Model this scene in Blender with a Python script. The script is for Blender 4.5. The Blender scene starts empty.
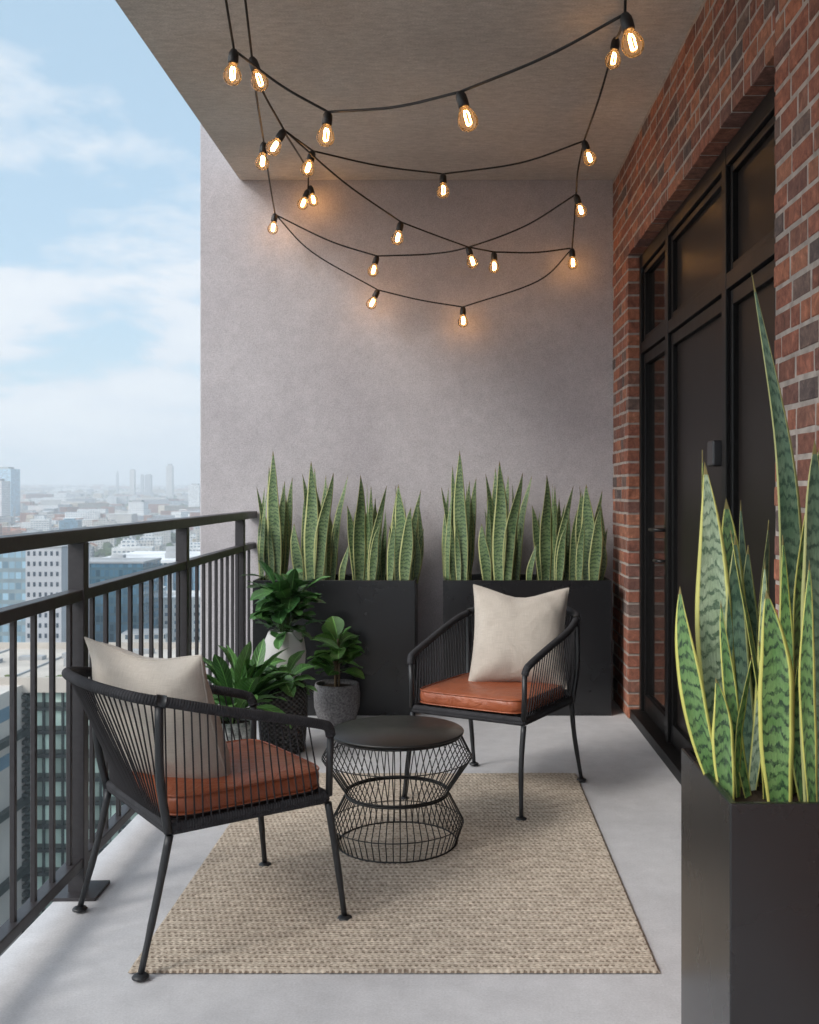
import bpy, math, random
import numpy as np
from mathutils import Vector, Matrix
R = math.radians
random.seed(7)
S = bpy.context.scene
COL = S.collection
# ------------------------------------------------------------------ camera
F = 1013.0; VX = 457.0; VY = 492.0; EYE = 1.2375
cam = bpy.data.cameras.new('camera'); cam_o = bpy.data.objects.new('camera', cam); COL.objects.link(cam_o)
cam.sensor_width = 36; cam.lens = F / 1024 * 36; cam.shift_x = -(VX - 409.5) / 1024; cam.shift_y = -(512 - VY) / 1024
cam.clip_start = 0.05; cam.clip_end = 30000
cam_o.location = (0, 0, EYE); cam_o.rotation_euler = (R(90), 0, 0)
S.camera = cam_o
cam.dof.use_dof = True; cam.dof.focus_distance = 3.1; cam.dof.aperture_fstop = 10
def at(px, py, y): return Vector(((px - VX) * y / F, y, EYE - (py - VY) * y / F))

# ------------------------------------------------------------------ mesh builder
class MB:
    def __init__(s): s.v = []; s.f = []; s.uv = []; s.sm = []; s.mi = []
    def add(s, vs, fs, uvs=None, smooth=False, mi=0):
        b = len(s.v); s.v += [tuple(p) for p in vs]
        for i, f in enumerate(fs):
            s.f.append([b + k for k in f]); s.sm.append(smooth); s.mi.append(mi)
            s.uv.append(uvs[i] if uvs else [(0.0, 0.0)] * len(f))
        return s
    def box(s, x0, x1, y0, y1, z0, z1, mi=0, M=None):
        vs = [Vector((x, y, z)) for z in (z0, z1) for y in (y0, y1) for x in (x0, x1)]
        if M: vs = [M @ v for v in vs]
        return s.add(vs, [(0, 2, 3, 1), (4, 5, 7, 6), (0, 1, 5, 4), (2, 6, 7, 3), (0, 4, 6, 2), (1, 3, 7, 5)], mi=mi)
    def tube(s, pts, r, n=8, closed=False, caps=True, mi=0):
        pts = [Vector(p) for p in pts]; N = len(pts)
        rr = r if isinstance(r, (list, tuple)) else [r] * N
        tan = []
        for i in range(N):
            a = pts[(i - 1) % N] if (closed or i > 0) else pts[i]
            b = pts[(i + 1) % N] if (closed or i < N - 1) else pts[i]
            t = (b - a); tan.append(t.normalized() if t.length > 1e-9 else Vector((0, 0, 1)))
        up = Vector((0, 0, 1)) if abs(tan[0].z) < .9 else Vector((1, 0, 0))
        nrm = (up - tan[0] * up.dot(tan[0])).normalized()
        vs = []; L = [0.0]
        for i in range(N):
            nrm = (nrm - tan[i] * nrm.dot(tan[i])).normalized(); bi = tan[i].cross(nrm)
            for k in range(n):
                a = 2 * math.pi * k / n
                vs.append(pts[i] + (nrm * math.cos(a) + bi * math.sin(a)) * rr[i])
            if i: L.append(L[-1] + (pts[i] - pts[i - 1]).length)
        fs = []; uv = []
        M_ = N if closed else N - 1
        for i in range(M_):
            j = (i + 1) % N; l0 = L[i]; l1 = L[j] if j else L[-1] + (pts[0] - pts[-1]).length
            for k in range(n):
                k2 = (k + 1) % n
                fs.append((i * n + k, i * n + k2, j * n + k2, j * n + k))
                uv.append([(k / n, l0), ((k + 1) / n, l0), ((k + 1) / n, l1), (k / n, l1)])
        s.add(vs, fs, uv, True, mi)
        if caps and not closed:
            b = len(s.v) - len(vs)
            s.f.append([b + k for k in range(n)][::-1]); s.uv.append([(0, 0)] * n); s.sm.append(False); s.mi.append(mi)
            s.f.append([b + (N - 1) * n + k for k in range(n)]); s.uv.append([(0, 0)] * n); s.sm.append(False); s.mi.append(mi)
        return s
    def lathe(s, prof, n=32, c=(0, 0, 0), mi=0, smooth=True, ribs=0.0, nr=0):
        vs = []; fs = []; uv = []
        for (r, z) in prof:
            for k in range(n):
                a = 2 * math.pi * k / n
                q = r * (1 + (ribs * math.cos(nr * a) if nr else 0))
                vs.append((c[0] + q * math.cos(a), c[1] + q * math.sin(a), c[2] + z))
        for i in range(len(prof) - 1):
            for k in range(n):
                k2 = (k + 1) % n
                fs.append((i * n + k, i * n + k2, (i + 1) * n + k2, (i + 1) * n + k))
                uv.append([(k / n, prof[i][1]), ((k + 1) / n, prof[i][1]), ((k + 1) / n, prof[i + 1][1]), (k / n, prof[i + 1][1])])
        s.add(vs, fs, uv, smooth, mi)
        return s
    def build(s, name, mats, parent=None, M=None, bevel=0, seg=2, autosm=False):
        me = bpy.data.meshes.new(name)
        me.from_pydata(s.v, [], s.f); me.update()
        if not isinstance(mats, (list, tuple)): mats = [mats]
        for m in mats: me.materials.append(m)
        me.polygons.foreach_set('use_smooth', s.sm); me.polygons.foreach_set('material_index', s.mi)
        uvl = me.uv_layers.new(name='UVMap'); flat = [c for f in s.uv for p in f for c in p]
        uvl.data.foreach_set('uv', flat); me.update()
        o = bpy.data.objects.new(name, me); COL.objects.link(o)
        if parent: o.parent = parent
        if M: o.matrix_local = M
        if bevel:
            b = o.modifiers.new('bevel', 'BEVEL'); b.width = bevel; b.segments = seg; b.limit_method = 'ANGLE'
        return o
def tag(o, label=None, cat=None, group=None, kind=None):
    if label: o['label'] = label
    if cat: o['category'] = cat
    if group: o['group'] = group
    if kind: o['kind'] = kind
    return o
def thing(name, label, cat, loc=(0, 0, 0), rz=0, group=None):
    o = bpy.data.objects.new(name, None); COL.objects.link(o); o.location = loc; o.rotation_euler = (0, 0, rz)
    o.empty_display_size = .1
    return tag(o, label, cat, group)
KIDS = {}
def copy_tree(o, parent=None):
    c = o.copy(); COL.objects.link(c)
    if parent: c.parent = parent
    for ch in list(o.children): copy_tree(ch, c)
    return c
def catmull(P, n=8, closed=False):
    P = [Vector(p) for p in P]; out = []; N = len(P)
    for i in range(N if closed else N - 1):
        p1 = P[i]; p2 = P[(i + 1) % N]
        p0 = P[i - 1] if (closed or i > 0) else p1 * 2 - p2
        p3 = P[(i + 2) % N] if (closed or i < N - 2) else p2 * 2 - p1
        for k in range(n):
            t = k / n
            out.append(.5 * ((2 * p1) + (p2 - p0) * t + (2 * p0 - 5 * p1 + 4 * p2 - p3) * t * t + (3 * p1 - p0 - 3 * p2 + p3) * t ** 3))
    if not closed: out.append(P[-1])
    return out

# ------------------------------------------------------------------ materials
class Mat:
    def __init__(s, name):
        s.m = bpy.data.materials.new(name); s.m.use_nodes = True; s.t = s.m.node_tree; s.N = s.t.nodes; s.L = s.t.links
        s.b = s.N['Principled BSDF']; s.out = s.N['Material Output']
    def n(s, typ, **kw):
        x = s.N.new(typ)
        for k, v in kw.items():
            if k in x.inputs.keys() and not hasattr(x, k): x.inputs[k].default_value = v
            elif hasattr(x, k): setattr(x, k, v)
            else: x.inputs[k].default_value = v
        return x
    def l(s, a, b): s.L.new(a, b)
    def math(s, op, a, b=None, c=None):
        x = s.N.new('ShaderNodeMath'); x.operation = op
        for i, q in enumerate((a, b, c)):
            if q is None: continue
            if isinstance(q, (int, float)): x.inputs[i].default_value = q
            else: s.l(q, x.inputs[i])
        return x.outputs[0]
    def coord(s, which='Object', scale=None):
        c = s.N.new('ShaderNodeTexCoord'); o = c.outputs[which]
        if scale:
            mp = s.N.new('ShaderNodeMapping'); mp.inputs['Scale'].default_value = scale; s.l(o, mp.inputs['Vector']); o = mp.outputs[0]
        return o
    def noise(s, vec, scale, detail=4, rough=.55, dist=0):
        x = s.N.new('ShaderNodeTexNoise'); x.inputs['Scale'].default_value = scale; x.inputs['Detail'].default_value = detail
        x.inputs['Roughness'].default_value = rough; x.inputs['Distortion'].default_value = dist
        if vec: s.l(vec, x.inputs['Vector'])
        return x.outputs['Fac']
    def ramp(s, fac, stops, interp='LINEAR'):
        x = s.N.new('ShaderNodeValToRGB'); x.color_ramp.interpolation = interp; e = x.color_ramp.elements
        while len(e) < len(stops): e.new(.5)
        for i, (p, c) in enumerate(stops):
            e[i].position = p; e[i].color = (*c, 1) if len(c) == 3 else c
        s.l(fac, x.inputs[0]); return x.outputs[0]
    def mix(s, fac, a, b, mode='MIX'):
        x = s.N.new('ShaderNodeMix'); x.data_type = 'RGBA'; x.blend_type = mode
        for i, q in ((0, fac), (6, a), (7, b)):
            if isinstance(q, (int, float)): x.inputs[i].default_value = q
            elif isinstance(q, (tuple, list)): x.inputs[i].default_value = (*q, 1) if len(q) == 3 else q
            else: s.l(q, x.inputs[i])
        return x.outputs[2]
    def bump(s, h, strength=.3, dist=.01, prev=None):
        x = s.N.new('ShaderNodeBump'); x.inputs['Strength'].default_value = strength; x.inputs['Distance'].default_value = dist
        s.l(h, x.inputs['Height'])
        if prev: s.l(prev, x.inputs['Normal'])
        s.l(x.outputs[0], s.b.inputs['Normal']); return x.outputs[0]
    def set(s, col=None, rough=None, spec=None, metal=None, **kw):
        for k, v in (('Base Color', col), ('Roughness', rough), ('Specular IOR Level', spec), ('Metallic', metal)):
            if v is None: continue
            i = s.b.inputs[k]
            if isinstance(v, (int, float)): i.default_value = v
            elif isinstance(v, tuple): i.default_value = (*v, 1) if len(v) == 3 else v
            else: s.l(v, i)
        return s
def simple(name, col, rough=.5, spec=.5, metal=0, nscale=0, nstr=.1, var=0.0, rvar=0.0):
    m = Mat(name); m.set(col, rough, spec, metal)
    if nscale:
        c = m.coord(); h = m.noise(c, nscale, 5); m.bump(h, nstr, .003)
        if var:
            f = m.noise(c, nscale * .12, 4)
            m.set(m.ramp(f, [(.3, tuple(x * (1 - var) for x in col)), (.7, tuple(min(1, x * (1 + var)) for x in col))]))
        if rvar:
            f2 = m.noise(c, nscale * .05, 5); m.set(rough=m.math('ADD', rough - rvar / 2, m.math('MULTIPLY', f2, rvar)))
    return m.m

M_rail = simple('powder_coated_steel', (.032, .0295, .033), .42, .5, nscale=500, nstr=.12, var=.15, rvar=.15)
M_frame = simple('charcoal_tube', (.019, .0205, .0235), .42, .5, nscale=600, nstr=.1, rvar=.1)
M_blackmetal = simple('black_metal', (.012, .012, .012), .38, .5, nscale=700, nstr=.05, rvar=.1)
M_planter = simple('satin_black_planter', (.009, .009, .0105), .27, .7, nscale=60, nstr=.01, rvar=.10)
M_soil = simple('potting_soil', (.03, .02, .014), .95, .2, nscale=80, nstr=1.0, var=.5)
M_dframe = simple('black_door_frame', (.006, .0058, .006), .45, .22, nscale=300, nstr=.03, rvar=.1)
M_socket = simple('black_bakelite', (.014, .013, .013), .45, .5, nscale=300, nstr=.1)
M_cable = simple('black_rubber_cable', (.012, .011, .011), .6, .4, nscale=300, nstr=.1)

def concrete(name, c0, c1, c2, rough=.85, fine=.15, stretch=(1, 1, 1), bstr=.25, midf=1.0, ma=.13, pits=True):
    m = Mat(name); c = m.coord('Object', stretch)
    big = m.noise(m.coord(), 1.3, 6, .6, .4); mid = m.noise(c, 9 * midf, 6, .7); fin = m.noise(c, 160, 3, .7)
    a = m.ramp(big, [(.3, c0), (.52, c1), (.72, c2)])
    g = m.ramp(mid, [(.3, (1 - ma,) * 3), (.7, (1 + ma * .8,) * 3)]); a = m.mix(1, a, g, 'MULTIPLY')
    g2 = m.ramp(fin, [(.25, (1 - fine,) * 3), (.75, (1 + fine,) * 3)]); a = m.mix(1, a, g2, 'MULTIPLY')
    if pits:
        v = m.n('ShaderNodeTexVoronoi'); v.inputs['Scale'].default_value = 38; m.l(m.coord('Object'), v.inputs['Vector'])
        p = m.ramp(v.outputs['Distance'], [(.05, (0, 0, 0)), (.11, (1, 1, 1))])
        sel = m.ramp(m.noise(m.coord('Object'), 5, 2), [(.56, (1, 1, 1)), (.66, (0, 0, 0))])
        p = m.mix(1, p, sel, 'LIGHTEN'); a = m.mix(m.math('MULTIPLY', m.math('SUBTRACT', 1, p), .35), a, (.1, .09, .09))
    m.set(a, rough, .35)
    h = m.math('ADD', m.math('MULTIPLY', mid, .6), m.math('MULTIPLY', fin, .35))
    m.bump(h, bstr, .006); return m.m
M_wall = concrete('mauve_grey_render', (.405, .378, .400), (.450, .424, .444), (.495, .466, .486), fine=.28, bstr=.8, midf=1.7, ma=.085)
M_ceil = concrete('board_marked_concrete', (.49, .462, .435), (.55, .52, .49), (.60, .568, .538), fine=.34, stretch=(.7, 1.9, 1), bstr=1.0, midf=3, ma=.20, pits=False)
M_floor = concrete('pale_grey_floor', (.53, .53, .55), (.59, .59, .61), (.64, .64, .655), .62, .13, bstr=.22, ma=.10, midf=1.1, pits=False)
M_slab = concrete('slab_edge', (.42, .43, .45), (.48, .49, .51), (.55, .56, .58), bstr=.3)

def brick_mat():
    m = Mat('weathered_red_brick'); g = m.n('ShaderNodeNewGeometry'); r = g.outputs['Random Per Island']; c = m.coord()
    base = m.ramp(r, [(0, (.29, .118, .080)), (.16, (.21, .092, .068)), (.30, (.36, .145, .090)), (.44, (.19, .095, .078)),
                      (.54, (.29, .115, .080)), (.66, (.17, .115, .10)), (.72, (.35, .155, .10)), (.86, (.24, .115, .085)), (.95, (.125, .095, .09))], 'CONSTANT')
    n1 = m.noise(c, 26, 6, .7, .5); n2 = m.noise(c, 220, 4, .7)
    a = m.mix(1, base, m.ramp(n1, [(.28, (.48, .48, .52)), (.55, (1.05, 1.03, 1.0)), (.72, (1.75, 1.65, 1.6))]), 'MULTIPLY')
    a = m.mix(m.ramp(n2, [(.58, (0, 0, 0)), (.8, (.45, .45, .45))]), a, (.30, .22, .19))
    m.set(a, .88, .3); m.bump(m.math('ADD', m.math('MULTIPLY', n1, .7), m.math('MULTIPLY', n2, .4)), .9, .006); return m.m
M_brick = brick_mat()
M_mortar = simple('grey_mortar', (.39, .34, .305), .95, .2, nscale=180, nstr=1.0, var=.25)

def glass_pane(name, rough, col=(.008, .0075, .0075)):
    m = Mat(name); m.set(col, rough, .36); c = m.coord(); f = m.noise(c, 1.2, 4)
    m.set(rough=m.math('ADD', rough, m.math('MULTIPLY', f, .08))); m.bump(m.noise(c, 2.2, 2), .02, .02); return m.m
M_pane = glass_pane('smoked_glass', .02)
M_panel = glass_pane('dark_bronze_panel', .30, (.022, .018, .0165)); M_panel.node_tree.nodes['Principled BSDF'].inputs['Specular IOR Level'].default_value = .07

def rope(name, col, per=.006):
    m = Mat(name); uv = m.coord('UV'); sp = m.n('ShaderNodeSeparateXYZ'); m.l(uv, sp.inputs[0])
    ph = m.math('ADD', m.math('MULTIPLY', sp.outputs[1], 2 * math.pi / per), m.math('MULTIPLY', sp.outputs[0], 2 * math.pi))
    h = m.math('ABSOLUTE', m.math('SINE', m.math('MULTIPLY', ph, .5)))
    m.set(col, .8, .3); nb = m.bump(h, .8, .0015)
    f = m.noise(m.coord(), 30, 3); m.set(m.ramp(f, [(.3, tuple(x * .8 for x in col)), (.7, tuple(x * 1.25 for x in col))])); return m.m
M_rope = rope('charcoal_wrapped_rope', (.029, .029, .033), .0075)
M_cord = simple('charcoal_cord', (.030, .029, .032), .75, .3)

def leather():
    m = Mat('tan_leather'); c = m.coord(); v = m.n('ShaderNodeTexVoronoi'); v.inputs['Scale'].default_value = 420; m.l(c, v.inputs['Vector'])
    n = m.noise(c, 7, 5, .6); m.set(m.ramp(n, [(.3, (.26, .068, .028)), (.55, (.33, .092, .040)), (.75, (.39, .120, .055))]), .36, .5)
    m.set(rough=m.ramp(n, [(.3, (.30,) * 3), (.7, (.42,) * 3)]))
    b1 = m.bump(v.outputs['Distance'], .12, .001); m.bump(m.noise(c, 13, 5, .62, 1.6), .6, .014, b1); return m.m
M_leather = leather()
def linen():
    m = Mat('oatmeal_linen'); uv = m.coord('UV'); sp = m.n('ShaderNodeSeparateXYZ'); m.l(uv, sp.inputs[0])
    k = 2 * math.pi * 190
    wx = m.math('SINE', m.math('MULTIPLY', sp.outputs[0], k)); wy = m.math('SINE', m.math('MULTIPLY', sp.outputs[1], k))
    w = m.math('MULTIPLY', wx, wy)
    mp = m.n('ShaderNodeMapping'); mp.inputs['Scale'].default_value = (8, 190, 8); m.l(uv, mp.inputs['Vector']); s1 = m.noise(mp.outputs[0], 1.5, 3)
    mp2 = m.n('ShaderNodeMapping'); mp2.inputs['Scale'].default_value = (190, 8, 8); m.l(uv, mp2.inputs['Vector']); s2 = m.noise(mp2.outputs[0], 1.5, 3)
    f = m.math('ADD', m.math('MULTIPLY', s1, .5), m.math('MULTIPLY', s2, .5))
    m.set(m.ramp(f, [(.3, (.40, .355, .31)), (.7, (.555, .505, .445))]), .95, .2)
    b = m.bump(w, .35, .0008); m.bump(m.noise(m.coord(), 6, 3, .5, .9), .75, .016, b)
    m.b.inputs['Sheen Weight'].default_value = .25; return m.m
M_linen = linen()

def snake_mat(name, g0, g1, dark, edge, band=15, e0=.70, con=1.0):
    m = Mat(name); uv = m.coord('UV'); sp = m.n('ShaderNodeSeparateXYZ'); m.l(uv, sp.inputs[0])
    u = sp.outputs[0]; v = sp.outputs[1]     # u -1..1 across, v metres along
    au = m.math('ABSOLUTE', u)
    info = m.n('ShaderNodeObjectInfo'); rnd = info.outputs['Random']
    cmb = m.n('ShaderNodeCombineXYZ'); m.l(m.math('MULTIPLY', u, 1.3), cmb.inputs[0]); m.l(m.math('MULTIPLY', v, 17), cmb.inputs[1]); m.l(m.math('MULTIPLY', rnd, 50), cmb.inputs[2])
    n1 = m.noise(cmb.outputs[0], 1.0, 4, .65, .6)
    cmb2 = m.n('ShaderNodeCombineXYZ'); m.l(m.math('MULTIPLY', u, 1.8), cmb2.inputs[0]); m.l(m.math('MULTIPLY', v, 90), cmb2.inputs[1]); m.l(m.math('MULTIPLY', rnd, 30), cmb2.inputs[2])
    n2 = m.noise(cmb2.outputs[0], 1.3, 4, .75)
    ph = m.math('ADD', m.math('MULTIPLY', v, band * 6.283), m.math('ADD', m.math('MULTIPLY', n1, 15.0), m.math('MULTIPLY_ADD', m.math('COSINE', m.math('MULTIPLY', u, 10.5)), .55, m.math('MULTIPLY', au, 1.9))))
    fine_ = m.math('MULTIPLY', m.math('SINE', m.math('MULTIPLY', ph, 2.37)), .34)
    w = m.math('ADD', m.math('SINE', ph), m.math('MULTIPLY_ADD', n2, 2.2, fine_))
    band_f = m.ramp(m.math('MULTIPLY_ADD', w, .27, .16), [(.47, (0, 0, 0)), (.66, (con,) * 3)])
    cmb3 = m.n('ShaderNodeCombineXYZ'); m.l(m.math('MULTIPLY', u, 1.6), cmb3.inputs[0]); m.l(m.math('MULTIPLY', v, 26), cmb3.inputs[1]); m.l(m.math('MULTIPLY', rnd, 77), cmb3.inputs[2])
    n3 = m.noise(cmb3.outputs[0], 1.7, 6, .85, .3)
    band_f = m.mix(1, band_f, m.ramp(n3, [(.36, (.15,) * 3), (.54, (1, 1, 1))]), 'MULTIPLY')
    base = m.mix(m.ramp(n1, [(.35, (0, 0, 0)), (.65, (1, 1, 1))]), g0, g1)
    cmb4 = m.n('ShaderNodeCombineXYZ'); m.l(m.math('MULTIPLY', u, 22), cmb4.inputs[0]); m.l(m.math('MULTIPLY', v, 55), cmb4.inputs[1]); m.l(m.math('MULTIPLY', rnd, 9), cmb4.inputs[2])
    base = m.mix(1, base, m.ramp(m.noise(cmb4.outputs[0], 1, 5, .8), [(.3, (.62,) * 3), (.7, (1.32,) * 3)]), 'MULTIPLY')
    a = m.mix(band_f, base, dark)
    ed = m.math('ADD', au, m.math('MULTIPLY', m.math('SUBTRACT', n2, .5), .10))
    ef = m.ramp(ed, [(e0, (0, 0, 0)), (e0 + .06, (1, 1, 1))])
    a = m.mix(ef, a, edge)
    dust = m.noise(m.coord(), 45, 5, .7); a = m.mix(m.ramp(dust, [(.55, (0, 0, 0)), (.8, (.22,) * 3)]), a, (.34, .36, .28))
    m.set(a, .42, .5); m.set(rough=m.ramp(dust, [(.3, (.34,) * 3), (.7, (.55,) * 3)])); m.bump(m.math('SINE', m.math('MULTIPLY', u, 40)), .12, .001)
    return m.m
M_snake = snake_mat('snake_plant_leaf', (.115, .19, .075), (.20, .275, .13), (.022, .055, .028), (.42, .44, .19), 46, .76, 1.0)
M_snake_front = snake_mat('snake_plant_leaf_green', (.09, .20, .06), (.16, .28, .10), (.012, .038, .020), (.55, .54, .14), 44, .72, 1.0)
M_snake_pale = snake_mat('snake_plant_leaf_silver', (.22, .30, .19), (.34, .42, .29), (.035, .080, .045), (.56, .55, .17), 40, .72, .9)
M_snake_dark = snake_mat('snake_plant_leaf_bluish', (.06, .12, .075), (.12, .19, .125), (.018, .050, .034), (.42, .44, .18), 38, .76, 1.0)

def broad_leaf(name, c0, c1, rough=.35):
    m = Mat(name); uv = m.coord('UV'); sp = m.n('ShaderNodeSeparateXYZ'); m.l(uv, sp.inputs[0]); u, v = sp.outputs[0], sp.outputs[1]
    g = m.n('ShaderNodeNewGeometry'); r = g.outputs['Random Per Island']
    au = m.math('ABSOLUTE', u)
    vein = m.math('SINE', m.math('MULTIPLY', m.math('SUBTRACT', v, m.math('MULTIPLY', au, .16)), 75))
    vf = m.ramp(vein, [(.86, (0, 0, 0)), (1.0, (.35,) * 3)]); mid = m.ramp(au, [(.03, (1, 1, 1)), (.09, (0, 0, 0))])
    base = m.mix(r, c0, c1)
    n = m.noise(m.coord(), 25, 4); base = m.mix(1, base, m.ramp(n, [(.3, (.75,) * 3), (.7, (1.25,) * 3)]), 'MULTIPLY')
    a = m.mix(m.mix(1, vf, mid, 'LIGHTEN'), base, tuple(min(1, x * 2.0 + .02) for x in c1))
    m.set(a, rough, .5); m.bump(m.math('ADD', vein, m.math('MULTIPLY', au, 3)), .25, .003)
    m.b.inputs['Transmission Weight'].default_value = 0
    return m.m
M_leafA = broad_leaf('glossy_dark_leaf', (.030, .095, .028), (.075, .19, .05))
M_leafB = broad_leaf('fresh_green_leaf', (.05, .14, .04), (.11, .25, .065))
M_leafC = broad_leaf('rubber_leaf', (.05, .14, .03), (.13, .28, .06), .3)
M_tip = simple('dry_leaf_tip', (.20, .17, .07), .8, .2)
M_stem = simple('green_stem', (.07, .12, .04), .6, .4)
M_bark = simple('brown_stem', (.14, .10, .06), .85, .3, nscale=60, nstr=.6)

# ------------------------------------------------------------------ setting: slabs
SOX = .93
m = MB(); m.v = []; 
def prism(pts, z0, z1):
    b = MB(); n = len(pts)
    b.add([(x, y, z0) for x, y in pts] + [(x, y, z1) for x, y in pts],
          [tuple(range(n))[::-1], tuple(range(n, 2 * n))] + [(i, (i + 1) % n, n + (i + 1) % n, n + i) for i in range(n)])
    return b
YB = -1.6
tag(prism([(-1.185, YB), (1.25, YB), (1.25, 6.05), (-1.245, 6.05)], -.22, 0).build('floor', M_floor, bevel=.004), kind='structure')
tag(prism([(-1.297, -.9), (1.25, -.9), (1.25, 6.05), (-1.297, 6.05)], 3.1, 3.36).build('ceiling', M_ceil, bevel=.004), kind='structure')
w = MB().box(-1.536, 1.35, 6.055, 6.32, -6, 7).build('wall', M_wall, bevel=.006)
tag(w, kind='structure')

# ------------------------------------------------------------------ brick wall
OY0, OY1, OZ = 2.915, 5.52, 2.52
bw = thing('brick_wall', 'weathered red and brown brick wall around the tall black glazed door', 'brick wall', (0, 0, 0))
mb = MB(); RH = .0700; BL = .147; J = .0125
rb = random.Random(3)
def brick(y0, y1, z0, z1, X, depth):
    j = lambda a=.0019: rb.uniform(-a, a)
    c = .0035; xo = X + rb.uniform(-.0015, .0025)
    back = [(X + depth, y, z) for y, z in ((y0, z0), (y1, z0), (y1, z1), (y0, z1))]
    mid = [(xo + c, y + j(), z + j()) for y, z in ((y0, z0), (y1, z0), (y1, z1), (y0, z1))]
    q = c * .9
    fr = [(xo, y + j(), z + j()) for y, z in ((y0 + q, z0 + q), (y1 - q, z0 + q), (y1 - q, z1 - q), (y0 + q, z1 - q))]
    vs = back + mid + fr; fs = [(8, 11, 10, 9)]
    for k in range(4):
        k2 = (k + 1) % 4
        fs += [(k, k2, 4 + k2, 4 + k)[::-1], (4 + k, 4 + k2, 8 + k2, 8 + k)[::-1]]
    mb.add(vs, fs)
def course(z0, z1, a, b, X, depth, i, shift):
    y = a - rb.uniform(0, .02) - (BL / 2 if i % 2 else 0) + shift
    while y < b:
        L = BL if rb.random() < .72 else BL * rb.choice((.55, .5, 1.12))
        ya, yb = max(y, a), min(y + L - J, b)
        if yb - ya > .025: brick(ya, yb, z0 + J / 2, z1 - J / 2, X, depth)
        y += L
row = 0; z = 0.0
while z < 3.1:
    z1 = min(z + RH, 3.1)
    if z1 - z > .03:
        course(z, z1, YB, OY0, SOX - .018, .10, row, 0)
        if z1 <= OZ + .01:
            course(z, z1, OY1, 6.05, SOX, .085, row, .0)
        else:
            course(z, z1, OY0, 6.05, SOX, .085, row, .03)
    z += RH; row += 1
mb.build('brickwork', M_brick, bw)
mm = MB()
mm.box(SOX - .018 + .0030, 1.25, YB, OY0 - .006, 0.001, 3.099)
mm.box(SOX + .0030, 1.25, OY1 + .006, 6.052, .001, 3.099)
mm.box(SOX + .0030, 1.25, OY0 - .003, OY1 + .003, OZ + .008, 3.098)
mm.build('mortar', M_mortar, bw)

# ------------------------------------------------------------------ glazed door
dr = thing('glazed_door', 'tall black framed door with dark panels and transom lights in the brick wall', 'door', (1.015, (OY0 + OY1) / 2, 0))
DX = 1.005
def dpart(name, mat, bx, bev=.003, parent=dr):
    b = MB()
    for q in bx: b.box(*q)
    o = b.build(name, mat, bevel=bev); o.parent = parent
    o.matrix_parent_inverse = Matrix.Translation(parent.matrix_basis.translation).inverted() if parent is dr else Matrix()
    return o
posts = [(OY1 - .045, OY1 - .002), (4.775, 4.835), (3.745, 3.805), (OY0 + .002, OY0 + .05)]
dpart('door_frame', M_dframe, [(DX - .012, DX + .07, a, b, .0, OZ - .002) for a, b in posts] +
      [(DX - .010, DX + .07, OY0 + .05, OY1 - .045, OZ - .075, OZ - .004)] + [(DX - .010, DX + .07, OY0 + .05, OY1 - .045, 1.985, 2.045)])
dpart('sill', M_dframe, [(SOX + .012, DX + .06, OY0 + .003, OY1 - .003, .003, .055)])
bays = [(4.835, OY1 - .045), (3.805, 4.775), (OY0 + .05, 3.745)]
for i, (a, b) in enumerate(bays):
    q = .036
    # door leaf / lower panel
    leaf = dpart('door_leaf', M_dframe, [(DX + .004, DX + .05, a + .004, a + q, .058, 1.98), (DX + .004, DX + .05, b - q, b - .004, .058, 1.98),
            (DX + .005, DX + .05, a + q, b - q, .058, .058 + .09), (DX + .005, DX + .05, a + q, b - q, 1.925, 1.98)])
    p = MB().box(DX + .026, DX + .034, a + q - .005, b - q + .005, .14, 1.93).build('pane', M_pane if i == 0 else M_panel); p.parent = leaf
    win = dpart('transom_window', M_dframe, [(DX + .004, DX + .05, a + .004, a + .03, 2.05, OZ - .08), (DX + .004, DX + .05, b - .03, b - .004, 2.05, OZ - .08),
            (DX + .005, DX + .05, a + .03, b - .03, 2.05, 2.078), (DX + .005, DX + .05, a + .03, b - .03, OZ - .108, OZ - .08)])
    p = MB().box(DX + .026, DX + .034, a + .027, b - .027, 2.07, OZ - .10).build('pane', M_pane if i == 0 else M_panel); p.parent = win
    if i == 0:
        hb = MB(); yh = a + .026
        hb.box(DX - .002, DX + .006, yh - .018, yh + .018, .86, .94).box(DX - .002, DX + .006, yh - .018, yh + .018, .99, 1.09)
        hb.tube([(DX, yh, 1.055), (DX - .05, yh, 1.055), (DX - .055, yh + .02, 1.055), (DX - .055, yh + .13, 1.052)], .009, 8)
        hb.tube([(DX, yh, .905), (DX - .035, yh, .905), (DX - .04, yh + .015, .905), (DX - .04, yh + .10, .902)], .008, 8)
        hb.build('handle', M_blackmetal, leaf)
# lock box
lb = MB().box(DX - .036, DX + .003, 3.84, 3.93, 1.335, 1.435); lk = lb.build('key_box', simple('dark_plastic', (.03, .03, .033), .35), bevel=.008, seg=3)
tag(lk, 'small black key box fixed on the wide door panel', 'key box')

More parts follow.
